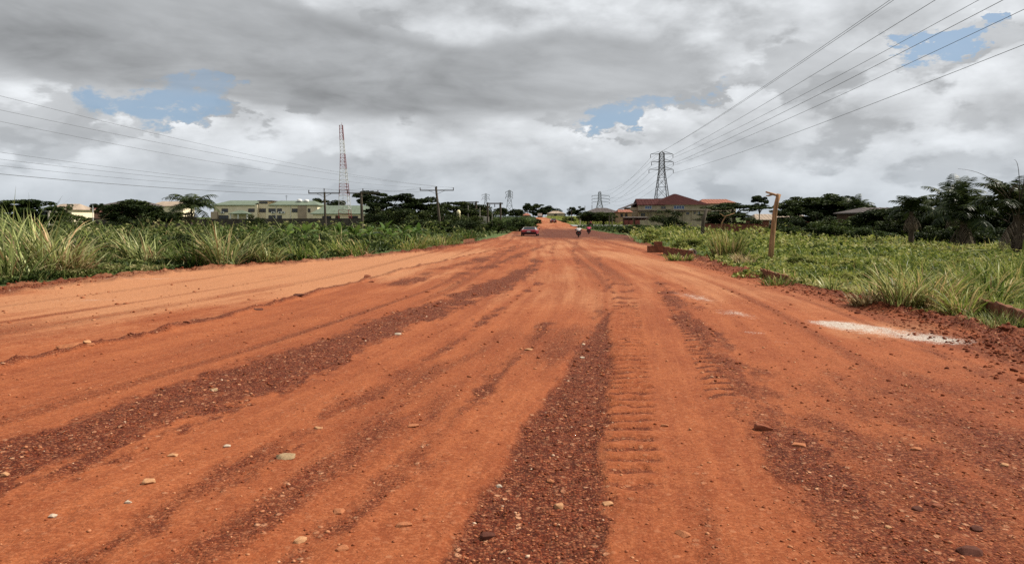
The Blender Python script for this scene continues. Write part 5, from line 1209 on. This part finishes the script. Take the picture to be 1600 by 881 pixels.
for px, dd in ((348, D1), (427, D1-.8), (438, D1-.8), (443, D1-.8)):
    mb = MB(); x = gx(px, dd); z = zt(333.8, dd); mb.box(x-.45, x+.45, dd-.42, dd-.03, z, z+.62); a_ = mb.build('air_conditioner', WHITEP, cb)
    off = Vector(cb.location)
    link('fan_grille', MB().lathe([(.02, 0), (.23, 0), (.23, .02), (.02, .02)], (0, 0, 0), 14).mesh('fan_grille', BLACKP), a_).matrix_local = Matrix.Translation(Vector((x, dd-.42, z+.3))-off) @ Matrix.Rotation(R(90), 4, 'X')
for px in (431, 454): MB().tube([at(px, 321, D1-.9), at(px, 343, D1-.9)], .06, 6).build('drainpipe', WHITEP, cb)
MB().tube([at(447.5, 313.5, D1+5), at(447.5, 305, D1+5)], .05, 5).bar(at(445, 306.5, D1+5), at(450, 306.5, D1+5), .06).bar(at(446, 308.5, D1+5), at(449.5, 308.5, D1+5), .05).build('aerial', STEEL, cb)
def roof_tank(o, px, py, d, r=.7, h=1.0):
    c = at(px, py, d); MB().lathe([(r*.9, 0), (r, .1*h), (r, .75*h), (r*.6, .95*h), (r*.2, h)], c, 14).build('water_tank', WHITEP, o, True)
roof_tank(cb, 468, 315.5, D1+3, .75, .8); roof_tank(cb, 479, 316, D1+3, .7, .8)
# single-storey wing
D2 = 203; g2 = Hf(D2)-.3
wg = thing('green_roofed_wing', 'low cream wing with wide green roof behind the mast and poles', 'building', (gx(540, D2), D2, g2))
MB().box(gx(489, D2), gx(590, D2), D2, D2+9, g2, zt(334, D2)).build('wall', CREAM, wg)
hip_roof(wg, gx(487, D2), gx(592, D2), D2, D2+9, zt(334, D2), zt(320.6, D2), 2.9, 3.4, GREENROOF)
for x0, x1 in ((504, 517), (546, 559)): window(wg, x0, x1, 338, 343, D2, bars_=(2, 1), frame=BROWNWALL)
MB().box(gx(524, D2), gx(531, D2), D2-.06, D2+.02, g2, zt(337, D2)).build('door', BROWNWALL, wg)
def simple_house(name, label, px0, px1, d, eave, ridge, ins, wallm, roofm, wins=(), depth=8, glass=GLASS, frame=BROWNWALL, cat='house', eavew=.4):
    gg = Hf(d)-.3; o = thing(name, label, cat, (gx((px0+px1)/2, d), d, gg), 'houses')
    MB().box(gx(px0, d), gx(px1, d), d, d+depth, gg, zt(eave, d)).build('wall', wallm, o)
    hip_roof(o, gx(px0, d), gx(px1, d), d, d+depth, zt(eave, d), zt(ridge, d), ins*d/F, ins*d/F, roofm, eavew)
    for (a, b_, t, bt) in wins: window(o, a, b_, t, bt, d, frame, glass, (2, 1))
    return o
simple_house('far_house', 'pale far-left house half hidden by feathery trees', 74, 112, 150, 327, 318, 8, CREAM, TANROOF, [(80, 86, 328.5, 331.5), (91, 97, 328.5, 331.5)])
simple_house('far_house', 'far house with a long pinkish red roof left of the white pole', 108, 147, 190, 330.5, 324.5, 6, BROWNWALL, mat('pink_red_roof', (.30, .13, .11), .8, var=.12), [(118, 124, 332, 335), (132, 138, 332, 335)])
simple_house('far_house', 'dark house with pale gable wall behind the round tree on the left', 160, 222, 140, 321, 313.5, 14, BROWNWALL, GREYROOF, [(170, 176, 324, 330)])
simple_house('far_house', 'house with a pale tan roof left of the coconut palm', 232, 286, 220, 322, 314.2, 14, CREAM, TANROOF, [(240, 246, 325, 329)])
simple_house('far_house', 'distant house with a long tan roof over the road crest', 856, 882, 430, 333.5, 329.5, 10, DRABWALL, TANROOF, [(866, 870, 335, 337.5)], 10)
simple_house('far_house', 'distant house with a small pink roof left of the crest', 816, 829, 400, 336.5, 333, 5, DRABWALL, ORANGEROOF, [(820, 824, 337, 339)])
simple_house('grey_roofed_house', 'house with a dark grey hipped roof behind the broad dark tree', 916, 968, 235, 332, 324.6, 20, BROWNWALL, GREYROOF, [(925, 931, 334, 338)])
simple_house('orange_roofed_house', 'small house with an orange roof left of the maroon roofed building', 967.5, 987, 222, 331.5, 327, 3, mat('ochre_render', (.40, .25, .15), .9, var=.12), ORANGEROOF, [(970, 973, 334, 339), (977, 980, 334, 339)])
simple_house('red_house', 'low red house with a tan roof behind the bleached pole', 1182, 1266, 175, 343.4, 334.3, 8, REDWALL, TANROOF, [(1203, 1209, 345.5, 349.5), (1213, 1218, 345.5, 349.5), (1235, 1249, 345.5, 349.5)], frame=WHITEP)
simple_house('brown_house', 'dark brown low house in the shade of the right-hand trees', 1348, 1480, 100, 332, 323.5, 26, BROWNWALL, GREYROOF, [(1362, 1381, 346.5, 352), (1398, 1404, 338, 345)])
simple_house('far_house', 'low house with orange roof glimpsed behind trees left of the brown house', 1296, 1350, 150, 336, 330, 8, ORANGEROOF, BROWNWALL, [(1310, 1316, 338, 342)])
# maroon roofed building
D3 = 228; g3 = Hf(D3)-.3
hb = thing('maroon_roofed_building', 'large two-storey building with a maroon hipped roof and blue windows behind the pylon', 'building', (gx(1055, D3), D3, g3))
MB().box(gx(997, D3), gx(1110, D3), D3, D3+14, g3, zt(320, D3)).build('wall', DRABWALL, hb)
MB().box(gx(985, D3), gx(997, D3)-.003, D3+1.5, D3+13, g3, zt(324, D3)).build('side_wall', DRABWALL, hb)
hip_roof(hb, gx(998, D3), gx(1036, D3), D3, D3+9, zt(320.3, D3), zt(310, D3), .3, .3, REDROOF, .5)
# the tall middle roof: pyramid over the right two thirds
x0, x1, y0, y1, ze, zp = gx(1020, D3), gx(1110, D3), D3-.7, D3+14.5, zt(320, D3), zt(301.8, D3)
xm = gx(1062, D3); ym = (y0+y1)/2
mb = MB(); A, B, C, Dd = (x0, y0, ze), (x1, y0, ze), (x1, y1, ze), (x0, y1, ze); pk0, pk1 = (xm-.4, ym, zp), (xm+.4, ym, zp)
mb.quad(A, B, pk1, pk0); mb.quad(C, Dd, pk0, pk1); mb.quad(B, C, pk1); mb.quad(Dd, A, pk0); mb.quad(Dd, C, B, A)
rr_ = mb.build('roof', REDROOF, hb)
rb = MB()
for i in range(1, 14):
    t = i/14; z = ze+(zp-ze)*t; yy = y0+(ym-y0)*t; rb.bar((x0+(xm-.4-x0)*t, yy, z+.02), (x1+(xm+.4-x1)*t, yy, z+.02), .10, .05)
link('tile_courses', rb.mesh('tile_courses', REDROOF, False, hb.location), rr_)
mb = MB(); zz0, zz1 = zt(325.5, D3), zt(316.5, D3)
mb.hexa([(gx(975, D3), D3+1, zz0-.15), (gx(998, D3), D3+1, zz1-.15), (gx(998, D3), D3+13, zz1-.15), (gx(975, D3), D3+13, zz0-.15), (gx(975, D3), D3+1, zz0), (gx(998, D3), D3+1, zz1), (gx(998, D3), D3+13, zz1), (gx(975, D3), D3+13, zz0)]).build('lean_to_roof', GREYROOF, hb)
window(hb, 1008, 1018, 322.2, 326.5, D3, WHITEP, BLUEGLASS, (3, 1)); window(hb, 1053, 1069, 321.5, 326.5, D3, WHITEP, BLUEGLASS, (4, 1))
window(hb, 1033, 1040, 322.5, 326.5, D3, DRABWALL, GLASS, (2, 1)); window(hb, 1084, 1087, 331, 334.5, D3, DRABWALL, GLASS); window(hb, 1091, 1094, 331, 334.5, D3, WHITEP, GLASS)
window(hb, 1001, 1008, 333, 338, D3, DRABWALL, GLASS, (2, 1)); window(hb, 1072, 1077, 331.5, 335.5, D3, DRABWALL, GLASS)
MB().box(gx(985, D3), gx(1112, D3), D3-.5, D3-.003, zt(329.8, D3), zt(329, D3)).build('floor_band', BROWNWALL, hb)
for k in range(9):
    x = gx(1000+k*13.5, D3); MB().box(x-.12, x+.12, D3-.45, D3-.2, g3, zt(329.85, D3)).build('veranda_post', DRABWALL, hb)
MB().box(gx(996, D3), gx(1070, D3), D3-1.9, D3-.51, zt(331.6, D3), zt(330.9, D3)).build('canopy', GREYROOF, hb)
D4 = 236; o = thing('rear_wing', 'rear wing with a pale orange roof right of the maroon roof', 'building', (gx(1125, D4), D4, Hf(D4)))
MB().box(gx(1098, D4), gx(1150, D4), D4, D4+10, Hf(D4)-.3, zt(318.5, D4)).build('wall', DRABWALL, o)
hip_roof(o, gx(1096, D4), gx(1152, D4), D4, D4+10, zt(318, D4), zt(310.6, D4), 2.0, 2.6, ORANGEROOF)
window(o, 1112, 1122.5, 330, 335.6, D4, WHITEP, BLUEGLASS, (3, 2)); window(o, 1130, 1138, 322, 326, D4, WHITEP, GLASS, (2, 1))
# dark stalls along the street at the foot of that building
for px0, px1, lab in ((975, 990, 'dark roadside stall left of the maroon roofed building'), (992, 1012, 'dark roadside stall at the corner of the maroon roofed building')):
    d = 200; o = thing('roadside_stall', lab, 'stall', (gx(px0, d), d, Hf(d)), 'roadside stalls')
    for px in (px0, (px0+px1)/2, px1):
        for yy in (0, 1.8): MB().bar((gx(px, d), d+yy, Hf(d)-.1), (gx(px, d), d+yy, zt(339.8, d)), .11).build('post', BROWNWALL, o)
    MB().hexa([(gx(px0-1, d), d-.3, zt(340.2, d)), (gx(px1+1, d), d-.3, zt(340.2, d)), (gx(px1+1, d), d+2.1, zt(339.2, d)), (gx(px0-1, d), d+2.1, zt(339.2, d)), (gx(px0-1, d), d-.3, zt(339.8, d)), (gx(px1+1, d), d-.3, zt(339.8, d)), (gx(px1+1, d), d+2.1, zt(338.8, d)), (gx(px0-1, d), d+2.1, zt(338.8, d))]).build('roof', GREYROOF, o)
    MB().box(gx(px0, d)+.1, gx(px1, d)-.1, d+.1, d+.5, Hf(d), zt(344, d)).build('counter', REDWALL, o)
    MB().box(gx(px0, d)+.1, gx(px1, d)-.1, d+1.7, d+1.78, Hf(d), zt(340.5, d)).build('back_wall', BROWNWALL, o)
# water tank on a stand among the trees
d = 150; o = thing('water_tank', 'bright cream water tank among the dark trees left of the gantries', 'water tank', (gx(716.5, d), d, Hf(d)))
r_ = 3.0*d/F
MB().lathe([(r_*.95, 0), (r_, .1), (r_, .9), (r_*.97, .95), (r_, 1.0), (r_, 1.6), (r_*.7, 1.85), (r_*.25, 1.95)], (gx(716.5, d), d, zt(340, d)-.4), 16).build('tank', TANK, o, True)
for sx in (-1, 1):
    for sy in (-1, 1): MB().bar((gx(716.5, d)+sx*r_*.6, d+sy*r_*.6, Hf(d)-.1), (gx(716.5, d)+sx*r_*.6, d+sy*r_*.6, zt(340, d)-.42), .09).build('leg', STEEL, o)
MB().box(gx(716.5, d)-r_, gx(716.5, d)+r_, d-r_, d+r_, zt(340, d)-.52, zt(340, d)-.405).build('platform', STEEL, o)
# white street pole far left, pale post by the side street, slender posts
d = 112; o = thing('white_pole', 'short white pole with a dark bracket on the far left', 'pole', (gx(145.5, d), d, Hf(d)))
MB().tube([(gx(145.5, d), d, Hf(d)-.1), at(145, 319, d)], [.07, .055], 8).build('shaft', WHITEP, o); MB().bar(at(141, 319.3, d), at(150, 318.6, d), .14, .10).build('bracket', BLACKP, o)
for px, d, tp, lab in ((906.5, 178, 343, 'pale post with a cap beside the side street, behind the riders'), (952, 196, 337, 'left of the two slim posts in front of the broad dark tree'), (956.5, 196, 336, 'right of the two slim posts in front of the broad dark tree'), (914, 300, 322.5, 'far post left of the right far pylon'), (925, 300, 321, 'far post just left of the right far pylon'), (893, 235, 330, 'thin pole by the weeds right of the climbing road'), (76, 100, 331, 'stubby pale post before the pale far-left house'), (1017, 186, 331, 'drab post beside the large pylon foot')):
    r_ = .13; o = thing('slim_post', lab, 'post', (gx(px, d), d, Hf(d)), 'slim posts'); top = zt(tp, d)
    MB().tube([(gx(px, d), d, Hf(d)-.2), (gx(px, d), d, top)], [r_, r_*.8], 8).build('shaft', CONC if d < 186 else POLEWOOD, o)
    MB().box(gx(px, d)-.2, gx(px, d)+.2, d-.2, d+.2, top+.002, top+.10).build('cap', CONC if d < 186 else POLEWOOD, o)

# ------------------------------------------------------------------ vehicles and people
def wheel(o, x, y, z, r, w):
    wv = thing('wheel', None, None, (x, y, z)); wv.parent = o
    t = MB().lathe([(r*.62, -w/2), (r*.93, -w/2), (r, -w*.32), (r, w*.32), (r*.93, w/2), (r*.62, w/2)], (0, 0, 0), 18).mesh('tyre', RUBBER, False)
    a = link('tyre', t, wv); a.rotation_euler = (0, R(90), 0)
    b_ = link('rim', MB().lathe([(r*.15, -w*.53), (r*.60, -w*.45), (r*.61, w*.45), (r*.15, w*.53)], (0, 0, 0), 14).mesh('rim', SILVER, False), wv); b_.rotation_euler = (0, R(90), 0)
def loft(secs):
    """Skin over cross-sections (lists of equal length) with end caps."""
    mb = MB(); n = len(secs[0])
    for s in secs: mb.v += [tuple(p) for p in s]
    for i in range(len(secs)-1):
        for j in range(n): k = (j+1) % n; mb.f.append((i*n+j, i*n+k, (i+1)*n+k, (i+1)*n+j))
    mb.f.append(tuple(range(n))[::-1]); mb.f.append(tuple((len(secs)-1)*n+j for j in range(n))); return mb
def sedan(label, loc, rz, paint, trim, W=1.72, L=4.2, Ht=1.36, name='car', rack=False, group=None):
    """Saloon car facing +y (we see its tail): lower body, glasshouse, windows, lamps, bumper, plate, wheels."""
    o = thing(name, label, 'car', loc, group, rz); h = W/2; P_ = lambda mb, nm, m_, sm=False: link(nm, mb.mesh(nm, m_, sm), o)
    def sec(y, w, z0, z1, rnd=.10): return [(-w, y, z0+rnd), (-w+rnd, y, z0), (w-rnd, y, z0), (w, y, z0+rnd), (w, y, z1-rnd), (w-rnd*1.2, y, z1), (-w+rnd*1.2, y, z1), (-w, y, z1-rnd)]
    b0 = -L/2
    body = loft([sec(b0, h*.86, .38, .80), sec(b0+.10, h*.96, .26, .88), sec(b0+.7, h, .22, .92), sec(b0+2.0, h, .20, .90), sec(b0+3.1, h*.99, .20, .88), sec(b0+3.9, h*.94, .24, .76), sec(b0+L, h*.82, .34, .64)])
    P_(body, 'body', paint)
    def gs(y, w0, w1, z0, z1): return [(-w0, y, z0), (w0, y, z0), (w1, y, z1), (-w1, y, z1)]
    cab = MB().hexa([(-h*.90, b0+.55, .90), (h*.90, b0+.55, .90), (h*.88, b0+3.15, .86), (-h*.88, b0+3.15, .86), (-h*.70, b0+1.10, Ht), (h*.70, b0+1.10, Ht), (h*.69, b0+2.35, Ht), (-h*.69, b0+2.35, Ht)])
    P_(cab, 'cabin', trim)
    def inset(p, q, r, s, k=.10, out=.012):
        p, q, r, s = map(Vector, (p, q, r, s)); c = (p+q+r+s)/4; n = (q-p).cross(s-p).normalized()
        v = [a.lerp(c, k)+n*out for a in (p, q, r, s)]; return MB().hexa([a-n*.02 for a in v]+v)
    P_(inset((-h*.90, b0+.55, .90), (h*.90, b0+.55, .90), (h*.70, b0+1.10, Ht), (-h*.70, b0+1.10, Ht), .13), 'rear_window', GLASS)
    P_(inset((h*.88, b0+3.15, .86), (-h*.88, b0+3.15, .86), (-h*.69, b0+2.35, Ht), (h*.69, b0+2.35, Ht), .12), 'windscreen', GLASS)
    for s in (1, -1):
        a, b_, c, d_ = (s*h*.90, b0+.55, .90), (s*h*.88, b0+3.15, .86), (s*h*.69, b0+2.35, Ht), (s*h*.70, b0+1.10, Ht)
        P_(inset(a, b_, c, d_, .14) if s > 0 else inset(b_, a, d_, c, .14), 'side_window', GLASS)
        P_(MB().box(s*h*.62-.20, s*h*.62+.20, b0-.015, b0+.03, .60, .76), 'tail_lamp', LAMP_RED)
        m_ = P_(MB().box(*sorted((s*(h+.02), s*(h+.20))), b0+2.75, b0+2.85, .88, 1.02), 'wing_mirror', BLACKP)
        for yy in (.80, 3.35): wheel(o, s*(h-.10), b0+yy, .30, .30, .19)
    P_(MB().box(-h*.90, h*.90, b0-.09, b0+.06, .34, .52), 'bumper', BLACKP)
    P_(MB().box(-.26, .26, b0-.03, b0+.02, .60, .72), 'number_plate', PLATE)
    if rack: P_(MB().box(-h*.74, h*.74, b0+1.05, b0+1.25, Ht+.003, Ht+.06).box(-h*.74, h*.74, b0+1.9, b0+2.0, Ht+.003, Ht+.06), 'roof_rail', SILVER)
    return o
sedan('red car with pale roof driving away on the left of the road', (gx(829, 105), 107, Hf(105)+.02), R(-7), RED_PAINT, SILVER, 2.35, 4.3, 1.24, rack=True)
sedan('small dark red car far off, climbing the road', (gx(864.5, 240), 241, Hf(241)+.02), R(6), mat('dark_red_paint', (.13, .03, .025), .4, var=.06), mat('dark_red_paint', (.13, .03, .025)), 1.75, 4.2, 1.4)
o = thing('white_van', 'white box van at the crest of the road', 'van', (gx(843.5, 398), 398, Hf(398)+.05))
link('cargo_box', MB().box(-1.15, 1.15, -2, 1.4, .55, 2.1).mesh('cargo_box', WHITEP), o); link('cab', MB().hexa([(-1, 1.402, .5), (1, 1.402, .5), (1, 2.9, .5), (-1, 2.9, .5), (-1, 1.402, 1.9), (1, 1.402, 1.9), (.9, 2.3, 1.8), (-.9, 2.3, 1.8)]).mesh('cab', WHITEP), o)
link('bumper', MB().box(-1.1, 1.1, -2.1, -2.003, .4, .56).mesh('bumper', BLACKP), o)
for s in (-1, 1):
    link('tail_lamp', MB().box(s*.95-.1, s*.95+.1, -2.02, -1.99, .6, .8).mesh('tail_lamp', LAMP_RED), o)
    for yy in (-1.2, 2.0): wheel(o, s*.95, yy, .34, .34, .24)
def skin(name, pts, edges, rad, m_, parent, sub=2, root=0):
    me = bpy.data.meshes.new(name); me.from_pydata(pts, edges, []); ob = link(name, me, parent, m_)
    ob.modifiers.new('skin', 'SKIN')
    if not me.skin_vertices: 
        pass
    for i, r_ in enumerate(rad): me.skin_vertices[0].data[i].radius = r_ if hasattr(r_, '__len__') else (r_, r_); me.skin_vertices[0].data[i].use_root = (i == root)
    s_ = ob.modifiers.new('subdivision', 'SUBSURF'); s_.levels = sub; s_.render_levels = sub
    ob.modifiers['skin'].use_smooth_shade = True
    return ob
def rider(label, loc, rz, shirt, sc=1.0, wide=1.0):
    """Person seated astride, facing +y, hands on the bars; body one skinned mesh, shirt, trousers and hair on it."""
    o = thing('person', label, 'person', loc, 'riders', rz, (sc*wide, sc, sc))
    hip, chest, neck, head, crown = (0, -.25, .86), (0, -.12, 1.20), (0, -.06, 1.40), (0, -.02, 1.52), (0, -.01, 1.63)
    sh = lambda s: (s*.19, -.09, 1.33); el = lambda s: (s*.40, .10, 1.10); wr = lambda s: (s*.33, .34, 1.02); ha = lambda s: (s*.31, .44, 1.01)
    hp = lambda s: (s*.10, -.22, .84); kn = lambda s: (s*.26, .20, .74); an = lambda s: (s*.19, .02, .34); to = lambda s: (s*.19, .18, .28)
    pts = [hip, chest, neck, head, crown]; ed = [(0, 1), (1, 2), (2, 3), (3, 4)]; rad = [.15, .16, .06, .10, .075]
    for s in (-1, 1):
        k = len(pts); pts += [sh(s), el(s), wr(s), ha(s), hp(s), kn(s), an(s), to(s)]; ed += [(1, k), (k, k+1), (k+1, k+2), (k+2, k+3), (0, k+4), (k+4, k+5), (k+5, k+6), (k+6, k+7)]; rad += [.075, .048, .034, .036, .10, .066, .042, .04]
    skin('body', pts, ed, rad, SKIN, o)
    pts = [(0, -.26, .88), (0, -.20, 1.02), chest, (0, -.08, 1.34)]; ed = [(0, 1), (1, 2), (2, 3)]; rad = [.20, .20, .205, .10]
    for s in (-1, 1):
        k = len(pts); pts += [sh(s), (s*.34, .02, 1.17)]; ed += [(2, k), (k, k+1)]; rad += [.11, .085]
    skin('shirt', pts, ed, rad, shirt, o)
    pts = [(0, -.24, .84)]; ed = []; rad = [.19]
    for s in (-1, 1):
        k = len(pts); pts += [hp(s), kn(s), (s*.20, .05, .42)]; ed += [(0, k), (k, k+1), (k+1, k+2)]; rad += [.125, .09, .065]
    skin('trousers', pts, ed, rad, CLOTH_D, o)
    skin('hair', [(0, -.05, 1.55), (0, -.03, 1.64)], [(0, 1)], [.105, .085], HAIR, o)
    for s in (-1, 1):
        for i in range(4): skin('finger', [(s*(.275+.02*i), .44, 1.02), (s*(.275+.02*i), .50, 1.02), (s*(.275+.02*i), .505, .985)], [(0, 1), (1, 2)], [.010, .010, .009], SKIN, o, 1)
        skin('finger', [(s*.27, .42, 1.00), (s*.245, .46, .99), (s*.24, .48, .975)], [(0, 1), (1, 2)], [.011, .010, .009], SKIN, o, 1)
    return o
def motorbike(label, loc, rz, sc=1.0, wide=1.0):
    o = thing('motorcycle', label, 'motorcycle', loc, 'motorcycles', rz, (sc*wide, sc, sc)); P_ = lambda mb, nm, m_, sm=False: link(nm, mb.mesh(nm, m_, sm), o)
    for yy in (-.65, .62): wheel(o, 0, yy, .30, .30, .11)
    P_(loft([[(-.10, -.75, .70), (.10, -.75, .70), (.09, -.75, .76), (-.09, -.75, .76)], [(-.15, -.3, .64), (.15, -.3, .64), (.14, -.3, .74), (-.14, -.3, .74)], [(-.10, .12, .66), (.10, .12, .66), (.09, .12, .76), (-.09, .12, .76)]]), 'seat', BLACKP)
    P_(loft([[(-.08, .05, .62), (.08, .05, .62), (.07, .05, .76), (-.07, .05, .76)], [(-.15, .22, .62), (.15, .22, .62), (.11, .22, .86), (-.11, .22, .86)], [(-.09, .46, .66), (.09, .46, .66), (.07, .46, .82), (-.07, .46, .82)]]), 'fuel_tank', RED_PAINT)
    P_(MB().box(-.14, .14, -.15, .30, .26, .60), 'engine', STEEL)
    P_(MB().tube([(0, .45, .90), (0, .62, .30)], .04, 6).tube([(-.34, .40, 1.0), (-.12, .46, .98), (.12, .46, .98), (.34, .40, 1.0)], .018, 6), 'handlebar', STEEL)
    P_(MB().box(-.09, .09, -.98, -.76, .56, .72), 'mudguard', BLACKP); P_(MB().box(-.07, .07, -1.0, -.984, .62, .69), 'tail_lamp', LAMP_RED)
    P_(MB().tube([(.12, .1, .30), (.16, -.3, .32), (.17, -.9, .40)], [.03, .045, .05], 8), 'exhaust', STEEL)
    for s in (-1, 1): P_(MB().tube([(s*.26, .42, 1.0), (s*.34, .40, 1.16)], .010, 5).box(*sorted((s*.30, s*.40)), .39, .41, 1.14, 1.22), 'mirror', BLACKP)
for px, d, sh_, lab, lab2, sc, wd in ((904, 98, CLOTH_W, 'person in a white shirt riding a motorcycle away from us', 'motorcycle under the rider in the white shirt', .86, 1.32), (920, 119, CLOTH_P, 'person in a pink shirt riding a motorcycle to the right of the white shirted one', 'motorcycle under the rider in the pink shirt', .80, 1.36), (922.5, 178, CLOTH_R, 'person in dark red sitting on a motorcycle by the side street', 'motorcycle under the person in dark red by the side street', .88, 1.2)):
    lc = (gx(px, d), d, Hf(d)+.03 if d < 130 else Hf(d)+.1); rz = R(-3) if d < 130 else R(40)
    motorbike(lab2, lc, rz, sc, wd); rider(lab, lc, rz, sh_, sc, wd)
